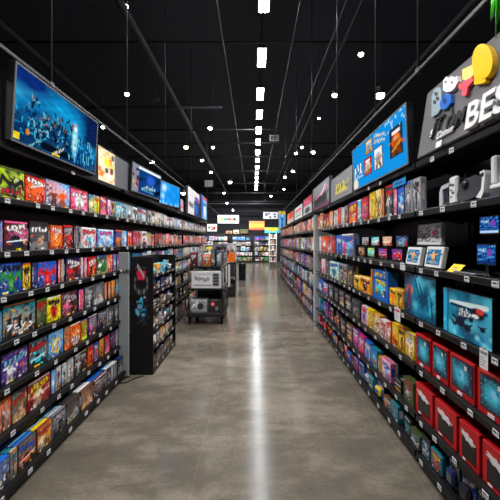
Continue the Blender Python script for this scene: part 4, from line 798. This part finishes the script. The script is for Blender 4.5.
# things on the stand
SW = ['lowest', 'second', 'third', 'fourth', 'fifth', 'topmost']
rg = random.Random(77); cnt = {}
SPAL = [['black', 'charcoal', 'grey'], ['tan', 'charcoal', 'gold', 'cream', 'grey'], ['black', 'charcoal', 'silver', 'brown'], ['charcoal', 'tan', 'black', 'brown'], ['blue', 'navy', 'sky', 'charcoal'], ['aqua', 'gold', 'black', 'charcoal']]
for k, h in enumerate(SH):
    y = ZS0 + .03; last = None; pc = {}
    while y < ZS1 - .14:
        w = min(rg.uniform(.12, .19), ZS1 - .025 - y); c = rg.choice([q for q in SPAL[k] if q != last]); last = c; kind = rg.choice(['figure', 'pack', 'box']) if k else 'box'
        st = rg.choice(STY); c2 = rg.choice([q for q in ('grey', 'silver', 'black', 'brown', 'navy', 'tan', 'charcoal', 'white', 'teal') if q != c])
        o = product(kind, w - .01, .09, rg.uniform(.12, .165), c, rg.choice(SPAL[k]), c2, st, rg.choice(['white', None]), 900 + len(cnt) + k * 31, True)
        o.location = (XS1 - .022, y + w / 2, h + .002); o.rotation_euler = (0, 0, PI / 2 + rg.uniform(-.03, .03))
        key = (c, kind, c2, st); n = pc.get(key, 0); pc[key] = n + 1; cnt[(k, y)] = 1
        tag(o, (ordw(n) + ' ' if n else '') + f"{c} {SAY[kind]} with {c2} {MOTIF[st]}, {SW[k]} shelf of black free-standing stand", CAT[kind], 'packs on the black stand'); y += w
# grey panel
root = empty('grey_panel', (-1.575, 4.035, 0)); 
X0, X1 = -(VX - 119) / F * 3.9, -1.479
root.location = ((X0 + X1) / 2, 3.89, 0); tag(root, 'plain grey upright panel standing between left shelves and black stand', 'panel')
w = (X1 - X0) / 2; m = MB(); m.box(-w, w, 0, .03, .0, 1.465, rgb(142, 147, 150), 'matte', .003); link('board', m, root)
m = MB(); m.box(-w + .01, w - .01, -.01, .04, .0, .012, rgb(60, 62, 64), 'steel'); link('foot', m, root)
tm = text_mesh('uer', .085, .0015, rgb(40, 40, 44), 'matte', 0, .001); link('lettering', tm, root, (-w + .045, -.003, 1.225), (PI / 2, 0, 0))
m = MB(); m.lathe([(.016, 0), (.016, .003)], PAL['white'] * .8, 'print', 14, (-w + .024, .0, 1.245), 'y'); link('round_sticker', m, root)
c = MB(); c.tube([(-1.465, 3.885, .007), (-1.50, 3.84, .007), (-1.53, 3.76, .007), (-1.50, 3.70, .007), (-1.43, 3.72, .007), (-1.40, 3.80, .007), (-1.36, 3.86, .007), (-1.30, 3.90, .007)], .006, rgb(16, 16, 17), 'rubber', 8); o = link('power_cable', c); tag(o, 'black power cable looped on floor beside grey panel', 'cable')

# ------------------------------------------------------------------ cart and what it carries
CX, CZ = -.93, 6.3
root = empty('utility_cart', (CX, CZ, 0)); tag(root, 'black wheeled utility cart loaded with boxes in the aisle', 'cart')
CW, CD = .36, 1.0
m = MB(); m.box(-CW, CW, 0, CD, .16, .225, BLK, 'steel', .008); m.box(-CW - .012, CW + .012, -.012, .0, .15, .2, rgb(28, 28, 30), 'rubber', .005); link('deck', m, root)
for sx in (-1, 1):
    for y in (.09, CD - .09):
        m = MB(); x = sx * (CW - .05); m.lathe([(.03, -.022), (.072, -.02), (.076, -.012), (.076, .012), (.072, .02), (.03, .022)], rgb(18, 18, 19), 'rubber', 20, (x, y, .077), 'x'); wh = link('wheel', m, root)
        m = MB(); m.lathe([(.03, -.024), (.03, .024)], PAL['silver'] * .6, 'metal', 14, (x, y, .077), 'x'); link('hub', m, wh)
        m = MB(); m.box(x - .032, x - .026, y - .02, y + .02, .07, .158, PAL['grey'] * .5, 'metal'); m.box(x + .026, x + .032, y - .02, y + .02, .07, .158, PAL['grey'] * .5, 'metal'); m.box(x - .032, x + .032, y - .03, y + .03, .152, .159, PAL['grey'] * .5, 'metal'); link('caster_fork', m, root)
for sx in (-1, 1):
    for y in (.012, CD - .012): m = MB(); x = sx * (CW - .012); m.tube([(x * .92 if y < .5 else x, y, .225), (x * .92 if y < .5 else x, y, 1.13)], .012, rgb(40, 40, 42), 'steel', 10); link('post', m, root)
for h in (.66, 1.085):
    m = MB(); m.box(-CW + .004, CW - .004, .02, CD - .02, h, h + .03, BLK, 'steel', .004)
    link('tray', m, root)
m = MB()
for k in range(9): z = .28 + k * .04; m.tube([(CW - .01, .02, z), (CW - .01, CD - .02, z)], .0022, rgb(70, 70, 72), 'metal', 5)
for k in range(11): y = .04 + k * .092; m.tube([(CW - .01, y, .23), (CW - .01, y, .6)], .0022, rgb(70, 70, 72), 'metal', 5)
link('wire_side', m, root)
m = MB()
for k in range(4): z = .25 + k * .05; m.tube([(-CW + .01, -.004, z), (CW - .01, -.004, z)], .0022, rgb(80, 80, 82), 'metal', 5)
for k in range(10): x = -CW + .02 + k * .076; m.tube([(x, -.004, .225), (x, -.004, .42)], .0022, rgb(80, 80, 82), 'metal', 5)
link('wire_front', m, root)
def cart_box(x0, x1, y0, y1, z0, h, col, label, pics, name='shipping_carton', top=None):
    o = empty(name, (CX + (x0 + x1) / 2, CZ + y0, z0)); tag(o, label, 'carton', 'boxes on the utility cart'); w = (x1 - x0) / 2
    m = MB(); m.box(-w, w, .001, y1 - y0, 0, h, PAL[col] * .85, 'print', .004); m.box(-w + .004, w - .004, (y1 - y0) * .47, (y1 - y0) * .53, h - .001, h + .0008, PAL['tan'] * .7, 'print'); link('carton', m, o)
    m = MB(); m.art(-w + .01, w - .01, .01, h - .01, -.0006, pics); link('front_print', m, o); return o
rg = random.Random(12)
p = Pic(40, 26, PAL['silver'] * .8); p.mix(np.clip(p.noise(rg, 6) * 2 - 1, 0, 1), PAL['grey']); p.person(.35, .02, .9, PAL['white'], PAL['white'], rg); p.ell(.6, .5, .2, .3, PAL['charcoal'])
cart_box(-.29, .03, .03, .42, .227, .24, 'silver', 'pale grey carton on lower deck of cart, front corner', p.a)
p = Pic(30, 26, PAL['charcoal'] * .6); p.ell(.35, .7, .2, .22, PAL['red']); p.ell(.36, .7, .08, .1, PAL['white']); p.rect(.1, .9, .05, .2, PAL['black']); p.ell(.7, .3, .15, .2, PAL['grey'])
cart_box(.05, .29, .03, .42, .227, .24, 'charcoal', 'dark carton with red disc print on lower cart deck', p.a)
p = Pic(40, 20, PAL['charcoal'] * .5); p.rect(.05, .95, .1, .25, PAL['grey'] * .6)
cart_box(-.24, .30, .48, .92, .227, .36, 'black', 'black carton at back of lower cart deck', p.a)
p = Pic(44, 30, PAL['white'] * .8); p.rect(.05, .68, .12, .2, PAL['grey']); p.rect(.05, .68, .8, .86, PAL['silver'] * .7); p.rect(.72, .95, .1, .9, PAL['grey'] * .8)
for k in range(4): p.rect(.74, .93, .16 + k * .19, .27 + k * .19, PAL['charcoal'])
p.title(.1, .6, .4, .6, 7, PAL['silver'] * .7, rg)
cart_box(-.27, .30, .03, .5, .692, .33, 'white', 'large white carton on middle tray of cart', p.a)
for k, (x0, x1, h, c, st, e) in enumerate(((-.3, -.17, .26, 'maroon', 'fig', 'charcoal'), (-.16, -.07, .3, 'grey', 'fig', 'silver'), (-.06, .09, .2, 'orange', 'face', 'brown'), (.1, .19, .33, 'black', 'fig', 'grey'), (.2, .32, .29, 'charcoal', 'duo', 'silver'))):
    cart_box(x0, x1, .06, .3, 1.117, h, c, f"{c} upright box with {e} {MOTIF[st]} on top tray of cart", cover(18, 18, c, e, e, st, 'white', 60 + k), 'upright_box')
cart_box(-.2, .22, .4, .8, 1.117, .22, 'silver', 'silver box at back of top cart tray', cover(18, 18, 'silver', 'grey', 'red', 'duo', 'black', 66), 'upright_box')

for k, (x0, x1, y0, z, h, c, st, e) in enumerate(((-.28, -.06, .52, .692, .3, 'charcoal', 'city', 'grey'), (.0, .26, .54, .692, .26, 'brown', 'face', 'tan'), (-.2, .02, .06, 1.022, .058, 'black', 'spine', 'silver'), (.05, .26, .06, 1.022, .055, 'grey', 'spine', 'black'))):
    cart_box(x0, x1, y0, y0 + .3, z + (.002 if k > 1 else 0), h, c, f"{c} {'flat box lying on large white carton' if k > 1 else 'carton behind large white carton'}, middle tray of cart", cover(18, 10 if k > 1 else 18, c, e, e, st, None, 80 + k), 'flat_box' if k > 1 else 'shipping_carton')
# second cart, further down, with white sheet and orange bag
root = empty('utility_cart', (-.70, 9.4, 0)); tag(root, 'slim dark cart further down aisle with white sheet over it', 'cart')
m = MB(); m.box(-.16, .16, 0, .7, .12, .16, BLK, 'steel', .005); link('deck', m, root)
for sx in (-1, 1):
    for y in (.06, .64): m = MB(); m.lathe([(.05, -.015), (.056, -.01), (.056, .01), (.05, .015)], rgb(18, 18, 19), 'rubber', 14, (sx * .13, y, .057), 'x'); link('wheel', m, root); m = MB(); m.tube([(sx * .145, y, .16), (sx * .145, y, 1.0)], .011, rgb(45, 45, 48), 'steel', 8); link('post', m, root)
m = MB(); m.box(-.16, .16, 0, .7, .95, .98, BLK, 'steel', .004); m.box(-.16, .16, 0, .7, .5, .52, BLK, 'steel', .003); link('tray', m, root)
m = MB(); m.box(-.10, .02, -.012, -.004, .3, .93, PAL['white'] * .75, 'matte', .002); m.box(-.10, .02, -.012, .3, .985, .992, PAL['white'] * .75, 'matte'); o = link('cover_sheet', m, loc=(-.70, 9.4, 0)); tag(o, 'white sheet hanging down the front of the slim cart', 'sheet')
m = MB(); m.prism([(-.1, 0), (.1, 0), (.11, .12), (.07, .25), (-.05, .27), (-.1, .18)], 0, .2, PAL['orange'], 'matte'); o = link('soft_bag', m, loc=(-.66, 9.44, 1.002)); tag(o, 'orange soft bag on top of the slim cart', 'bag')
m = MB(); m.box(-.13, .13, .1, .4, 0, .3, PAL['charcoal'], 'print', .004); m.box(-.1, .1, .098, .1, .1, .2, PAL['grey'], 'print'); o = link('shipping_carton', m, loc=(-.70, 9.42, .162)); tag(o, 'charcoal carton on lower deck of the slim cart', 'carton')
m = MB(); m.lathe([(.12, 0), (.14, .02), (.15, .5), (.155, .66), (.14, .7), (.12, .68)], rgb(26, 26, 32), 'gloss', 20); o = link('waste_bin', m, loc=(-.48, 13.5, 0)); tag(o, 'dark round bin standing on floor far down the aisle', 'bin')
m = MB(); m.lathe([(.125, 0), (.145, .02), (.15, .5), (.155, .78), (.14, .82), (.12, .8)], rgb(54, 54, 60), 'gloss', 20); o = link('waste_bin', m, loc=(-.86, 12.6, 0)); tag(o, 'grey round bin beyond the slim cart', 'bin')
for k, (x, y, c) in enumerate(((-1.2, 11.6, 'silver'), (-1.05, 14.6, 'white'))):
    root = empty('dump_bin', (x, y, 0)); tag(root, ['silver floor display stacked with packs beyond the slim cart', 'white floor display stacked with packs furthest down the aisle'][k], 'floor display')
    m = MB(); m.box(-.25, .25, 0, .5, .0, .8, PAL[c] * .5, 'print', .004); link('base', m, root)
    m = MB(); m.box(-.25, .25, .0, .02, .8, 1.5, PAL[c] * .8, 'print', .002); m.art(-.24, .24, .82, 1.48, -.0006, cover(20, 20, c, 'grey', 'maroon', 'duo', 'black', 70 + k)); link('sign_card', m, root)
    m = MB(); m.art(-.24, .24, .05, .75, -.0006, cover(24, 24, c, 'charcoal', 'tan', 'city', None, 75 + k)); link('front_print', m, root)

# ------------------------------------------------------------------ far end of the store
FZ = 24.5
rg = random.Random(31)
FP = [['purple', 'blue', 'sky', 'white', 'navy'], ['charcoal', 'silver', 'white', 'olive', 'navy'], ['lime', 'silver', 'charcoal', 'tan'], ['white', 'grey', 'charcoal'], ['grey', 'charcoal', 'green']]
FN = ['first', 'second', 'third', 'fourth', 'fifth']
for bi, (xa, xb, lab, where) in enumerate(((198, 231, 'low black shelving unit facing the aisle behind the carts', 'back unit behind carts'), (231.6, 253, 'low black shelving unit in middle of the back wall row', 'middle back unit'), (253.6, 272.6, 'low black shelving unit at back beside the white wire stand', 'back unit by wire stand'))):
    X0, X1 = (xa - VX) / F * FZ, (xb - VX) / F * FZ; w = (X1 - X0) / 2 - .02
    root = empty('shelving_unit', ((X0 + X1) / 2, FZ, 0)); tag(root, lab, 'store shelving', 'low shelving units across the back')
    m = MB(); m.box(-w, w, .4, .43, 0, 2.15, BLK, 'steel'); link('back_panel', m, root)
    m = MB(); m.box(-w, w, .02, .39, 0, .1, rgb(10, 10, 11), 'steel'); link('kick_plate', m, root)
    for sx in (-1, 1): m = MB(); m.box(sx * w - .02, sx * w + .02, 0, .4, 0, 2.15, BLK, 'steel'); link('side_panel', m, root)
    for k in range(5):
        h = .12 + k * .38; m = MB(); m.box(-w + .021, w - .021, 0, .39, h - .03, h, BLK, 'steel', .004); link('shelf', m, root)
        x = -w + .04; n = {}
        while x < w - .3:
            ww = min(rg.uniform(.26, .42), w - .03 - x); c = rg.choice(FP[4 - k]); kind = rg.choice(['bundle', 'puzzle']); st = rg.choice(STY); c2 = rg.choice([q for q in PAL if q != c])
            o = product(kind, ww - .03, .2, rg.uniform(.25, .33), c, rg.choice(FP[4 - k]), c2, st, rg.choice([None, 'white']), 5000 + bi * 100 + k * 20 + int(x * 7), False)
            o.location = ((X0 + X1) / 2 + x + ww / 2, FZ + .03, h + .002); key = (c, kind, c2, st); q = n.get(key, 0); n[key] = q + 1
            tag(o, (ordw(q) + ' ' if q else '') + f"{c} {SAY[kind]} with {c2} {MOTIF[st]}, {FN[k]} shelf up, {where}", CAT[kind], 'packs on the back shelving'); x += ww
# white wire stand at the right end
root = empty('wire_stand', (1.18, 20.5, 0)); tag(root, 'tall white wire stand of packs at far right of aisle', 'display stand')
for k in range(5): m = MB(); m.box(-.22, .22, 0, .35, .3 + k * .36, .33 + k * .36, WHT, 'matte'); link('tray', m, root)
for sx in (-1, 1):
    for y in (.01, .34): m = MB(); m.tube([(sx * .22, y, 0), (sx * .22, y, 2.1)], .014, WHT, 'matte', 8); link('post', m, root)
for k in range(5):
    for j in range(3):
        c = ['white', 'maroon', 'silver', 'tan', 'charcoal', 'cream', 'grey'][(k * 3 + j) % 7]
        o = product('figure', .12, .1, .24, c, 'grey', 'red' if j else 'navy', 'fig', 'black', 5600 + k * 3 + j, False); o.location = (1.18 - .13 + j * .13, 20.52, .332 + k * .36)
        tag(o, f"{c} figure box, {FN[k]} tray up, {['left', 'middle', 'right'][j]} place on white wire stand", 'toy box', 'packs on the white wire stand')
# hanging banners and high signs over the back
def banner(px0, px1, py0, py1, z, painter, label, seed, wires=True, name='hanging_banner'):
    x0, x1 = (px0 - VX) / F * z, (px1 - VX) / F * z; h0, h1 = EYE + (VY - py1) / F * z, EYE + (VY - py0) / F * z
    root = empty(name, ((x0 + x1) / 2, z, h0)); tag(root, label, 'sign', 'signs over the back of the store'); w = (x1 - x0) / 2; hh = h1 - h0
    m = MB(); m.box(-w, w, 0, .05, 0, hh, PAL['grey'] * .5, 'matte', .004); link('board', m, root)
    p = Pic(36, 24, PAL['white'] * .8); painter(p, random.Random(seed)); m = MB(); m.art(-w + .01, w - .01, .01, hh - .01, -.002, p.a); link('printed_face', m, root)
    if wires:
        for sx in (-1, 1): m = MB(); m.tube([(sx * w * .9, .025, hh), (sx * w * .9, .025, 6.3 - h0)], .006, rgb(60, 60, 62), 'metal', 5); link('wire', m, root)
    else:
        for sx in (-1, 1): m = MB(); m.tube([(sx * w * .8, .025, -h0), (sx * w * .8, .025, 0)], .02, BLK, 'steel', 6); link('post', m, root)
def b_logo(p, rg):
    for k, c in enumerate(('yellow', 'green', 'blue', 'red', 'orange', 'black')): p.ell(.2 + k * .12, .5, .07, .2, PAL[c])
def b_white(p, rg): p.title(.1, .5, .4, .7, 3, PAL['charcoal'], rg); p.ell(.72, .45, .16, .25, PAL['red']); p.ell(.5, .3, .12, .15, PAL['green'])
def b_orange(p, rg):
    p.mix(p.V * 0 + 1, PAL['orange'])
    for k in range(5): p.ell(.12 + k * .19, .5, .09, .2, PAL[['yellow', 'lime', 'gold', 'yellow', 'lime'][k]])
    p.rect(.0, 1, .0, .12, PAL['red'])
def b_gray(p, rg):
    p.mix(p.V * 0 + 1, PAL['silver'] * .7)
    for k in range(7): p.ell(rg.random(), rg.uniform(.2, .8), .09, .14, PAL[rg.choice(['charcoal', 'grey', 'navy', 'white'])])
def b_yel(p, rg): p.mix(p.V * 0 + 1, PAL['aqua'] * .8); p.rect(0, 1, .6, 1, PAL['lime']); p.title(.2, .8, .3, .6, 5, PAL['yellow'], rg)
def b_man(p, rg): p.mix(p.V * 0 + 1, PAL['sky']); p.person(.5, .0, .85, PAL['blue'], PAL['white'], rg); p.rect(0, 1, .85, 1, PAL['yellow'])
def b_plain(p, rg): p.mix(p.V * 0 + 1, PAL['silver'])
banner(217.5, 239, 215, 223.5, 20, b_logo, 'white hanging banner with row of coloured dots over back of store', 1)
banner(207, 217, 224, 231.5, 19, b_white, 'small white banner with red spot above the carts', 2)
banner(249, 264.5, 221, 230, 23.9, b_orange, 'orange sign with yellow shapes standing above back shelving', 3, False, 'back_sign')
banner(263, 278, 212, 219, 20.5, b_gray, 'silver hanging banner with dark shapes beside the right shelving', 4)
banner(264.5, 280, 227.5, 233, 22, b_yel, 'aqua and lime banner hanging below the silver banner', 5)
banner(278.6, 285.6, 211, 231, 17.5, b_man, 'upright sky-blue banner with figure at end of right shelving', 6)
banner(204.5, 213, 180, 187, 13, b_plain, 'blank pale sign panel hanging from dark ceiling', 7)
def b_exit(p, rg): p.mix(p.V * 0 + 1, PAL['silver']); p.title(.1, .9, .2, .8, 4, PAL['charcoal'], rg)
banner(269.5, 279, 135, 141.5, 12, b_exit, 'small hanging sign with dark marks between ceiling lights and rail', 8)
banner(151.5, 159.5, 97, 101.5, 10, b_exit, 'small pale hanging sign beneath dark ceiling on left side', 9)
for k, (xa, xb, c) in enumerate(((226, 232, 'tan'), (233.5, 239, 'cream'), (240, 248, 'olive'))):
    m = MB(); x0, x1 = (xa - VX) / F * 24.6, (xb - VX) / F * 24.6; m.box(x0, x1, 24.55, 24.8, 2.153, 2.36 + .06 * k, PAL[c] * .9, 'print', .01); m.box(x0 + .08, x1 - .08, 24.548, 24.55, 2.2, 2.3, PAL['brown'], 'print'); o = link('storage_crate', m); tag(o, f"{c} crate on top of the back shelving, under hanging banners", 'crate')

# ------------------------------------------------------------------ shell: floor, walls, ceiling, beams, pipes
WX, Z0, Z1, CH = 7.0, -4.0, 29.0, 6.4
m = MB(); m.box(-WX, WX, Z0, Z1, -.1, 0, PAL['grey'], 'floor'); structure('floor', m)
m = MB(); m.box(-WX, WX, Z0, Z1, CH, CH + .1, rgb(74, 78, 86), 'dark'); structure('ceiling', m)
for nm, a in (('wall_left', (-WX - .1, -WX, Z0, Z1)), ('wall_right', (WX, WX + .1, Z0, Z1)), ('wall_back', (-WX, WX, Z1, Z1 + .1)), ('wall_front', (-WX, WX, Z0 - .1, Z0))):
    m = MB(); m.box(*a, 0, CH, rgb(58, 60, 66), 'dark'); structure(nm, m)
n = 0
CB = rgb(60, 62, 66)
for x, h, r in ((-2.05, 5.25, .07), (-.62, 5.5, .025), (1.47, 5.4, .02), (1.72, 5.4, .025), (.72, 5.3, .012), (3.4, 5.3, .06), (-4.2, 5.2, .05)):
    n += 1; m = MB(); m.tube([(x, -3.9, h), (x, 28.9, h)], r, CB * 1.3, 'steel', 10); o = structure(f'trim_{n}', m)
for z, xa, xb, h, r, k in ((8.9, -4.7, -.86, 5.2, .04, 1.6), (10.7, -4.3, .9, 5.2, .03, .9), (12.5, -5.5, 6, 5.3, .03, .8), (14.5, -5.5, 6, 5.3, .03, .8), (17, -6, 6, 5.2, .03, .8), (19.5, -6, 6, 5.0, .03, .9), (22, -6.5, 6.5, 4.8, .04, .9), (25, -6.5, 6.5, 4.6, .04, .9), (6.8, -6, 6, 5.7, .02, .4), (4.6, -6, 6, 5.8, .03, .3), (23, -6.5, 6.5, 4.2, .03, .8), (26.5, -6.5, 6.5, 4.0, .03, .8)):
    n += 1; m = MB(); m.tube([(xa, z, h), (xb, z, h)], r, CB * k, 'steel', 8); structure(f'trim_{n}', m)
# rails over the shelving hung from ceiling rods
for side, x, zs in (('left', -1.56, (2.54, 4.05, 5.8, 8.2, 11.0)), ('right', 1.158, (2.33, 3.14, 4.6, 6.6, 9.0, 12.0))):
    root = empty('hanging_rail', (x, 0, 2.8)); tag(root, f"long black rail hung on thin rods above the {side} shelving", 'rail')
    m = MB(); m.box(-.009, .009, 1.0, 15.0, -.014, .014, rgb(50, 51, 54), 'steel', .004); link('rail_bar', m, root)
    for z in zs:
        m = MB(); m.tube([(0, z, .02), (0, z, CH - 2.8 - .002)], .0075, rgb(96, 98, 102), 'metal', 6); link('hanger_rod', m, root)
        m = MB(); m.box(-.014, .014, z - .02, z + .02, -.018, .022, rgb(70, 72, 76), 'steel', .004); link('clamp', m, root)
# ------------------------------------------------------------------ lamps
LH = 5.6; LXX = .17
LZ = [-2.0, -.2, 1.3, 2.6, 3.95, 5.42, 7.22, 9.0, 10.45, 11.95, 13.35, 14.9, 16.4, 17.9, 19.4, 20.9, 22.4, 23.9, 25.4]
def strip(k, z):
    root = empty('strip_light', (LXX, z, LH)); tag(root, f"white strip light over the aisle, {ordw(k - 5)} in the row from camera" if k >= 5 else f"white strip light in aisle row above and behind camera, {ordw(k)} counting from the rear", 'ceiling light', 'strip lights over the aisle')
    m = MB(); m.box(-.105, .105, -.37, .37, .012, .07, rgb(60, 62, 66), 'steel', .006); link('housing', m, root)
    m = MB(); m.box(-.085, .085, -.345, .345, -.012, .011, PAL['white'], 'tube', .006); link('diffuser', m, root)
    m = MB()
    for y in (-.3, .3): m.tube([(0, y, .07), (0, y, CH - LH - .002)], .006, CB, 'metal', 6)
    link('hanger_rod', m, root)
for k, z in enumerate(LZ): strip(k, z)
def where(px, py, h): z = F * (h - EYE) / (VY - py); return ((px - VX) / F * z, z, h)
SPOTS = [(125, 6, 5.6, 'bulb', .055), (127, 94, 4.6, 'bulb', .045), (186, 147, 4.6, 'warm', .07), (210, 128, 4.9, 'bulb', .06), (213, 147, 4.6, 'bulb', .05), (110, 154, 3.6, 'warm', .055), (103, 127, 3.9, 'bulb', .035), (152, 162, 3.9, 'bulb', .055), (183, 193, 3.2, 'bulb', .07), (230, 182, 4.6, 'bulb', .085), (202, 160, 4.6, 'bulb', .06), (211, 172, 4.4, 'bulb', .06), (224, 193, 4.4, 'bulb', .06), (227, 203, 4.2, 'bulb', .07), (233, 210, 4.2, 'bulb', .07),
         (361, 54, 5.2, 'bulb', .05), (380, 95, 4.4, 'bulb', .085), (335, 95, 4.8, 'warm', .06), (313, 152, 4.4, 'bulb', .06), (296, 153, 4.8, 'bulb', .06), (302, 147, 5.0, 'bulb', .05), (293, 171, 4.6, 'bulb', .07), (285, 177, 4.6, 'bulb', .06), (271, 196, 4.4, 'bulb', .06), (284, 189, 4.2, 'bulb', .05), (319, 118, 4.6, 'bulb', .03)]
for k, (px, py, h, mt, r) in enumerate(SPOTS):
    loc = where(px, py, h); root = empty('pendant_spot', loc)
    sd = 'left' if px < VX else 'right'; same = [i for i, q in enumerate(SPOTS) if (q[0] < VX) == (px < VX)]; same.sort(key=lambda i: SPOTS[i][1])
    tag(root, f"{'warm' if mt == 'warm' else 'white'} pendant spotlight under dark ceiling, {ordw(same.index(k))} highest on the {sd} side", 'pendant light', 'pendant spotlights under the ceiling')
    m = MB(); m.lathe([(r * .5, r * 1.9), (r * 1.05, r * 1.5), (r * 1.15, r * .2), (r * 1.05, r * .1)], rgb(40, 40, 43), 'steel', 14); link('housing', m, root)
    m = MB(); m.lathe([(r * .3, -r * .9), (r * .8, -r * .55), (r, 0), (r * .95, r * .14)], PAL['white'], mt, 14); link('bulb', m, root)
    m = MB(); m.tube([(0, 0, r * 1.9), (0, 0, CH - h - .002)], .005, rgb(70, 72, 75), 'metal', 5); link('hanger_rod', m, root)

finish_labels()
# ------------------------------------------------------------------ added fill spots without fixtures, brightening the shelves and the far end
def spot(loc, target, power, size=1.9, col=(1, .97, .93), r=.08):
    l = bpy.data.lights.new('fill_spot', 'SPOT'); l.energy = power; l.spot_size = size; l.spot_blend = .8; l.shadow_soft_size = r; l.color = col
    o = bpy.data.objects.new('fill_spot', l); COL.objects.link(o); o.location = loc
    o.rotation_euler = (Vector(target) - Vector(loc)).to_track_quat('-Z', 'Y').to_euler()
for z in (1.6, 3.4, 5.4, 7.6, 10.0, 12.6):
    spot((.75, z, 4.4), (-1.6, z + .1, 1.0), 300); spot((-1.1, z, 4.4), (1.2, z + .1, .9), 300)  # added fill, aimed across the aisle at each shelf wall

for x, z in ((-1.5, 17.5), (1.0, 17.5), (-2.6, 20.5), (.2, 20.5), (-1.2, 14.5)): spot((x, z, 4.6), (x * .9, z + 3.6, .8), 850, 2.0)  # more added fill, lifting the dark back of the store
w = bpy.data.worlds.new('world'); scene.world = w; w.use_nodes = True
w.node_tree.nodes['Background'].inputs['Color'].default_value = (.6, .7, .85, 1); w.node_tree.nodes['Background'].inputs['Strength'].default_value = .05

cam = bpy.data.cameras.new('camera'); co = bpy.data.objects.new('camera', cam); COL.objects.link(co)
co.location = (0, 0, EYE); co.rotation_euler = (PI / 2, 0, 0)
cam.sensor_width = 36; cam.lens = F / 500 * 36; cam.shift_x = -(VX - 250) / 500; cam.shift_y = (VY - 250) / 500; cam.clip_start = .05; cam.clip_end = 100
scene.camera = co
vs = scene.view_settings; scene.display_settings.display_device = 'sRGB'
vs.view_transform = 'Standard'; vs.look = 'None'; vs.gamma = 1; vs.use_curve_mapping = False; vs.exposure = 0.0
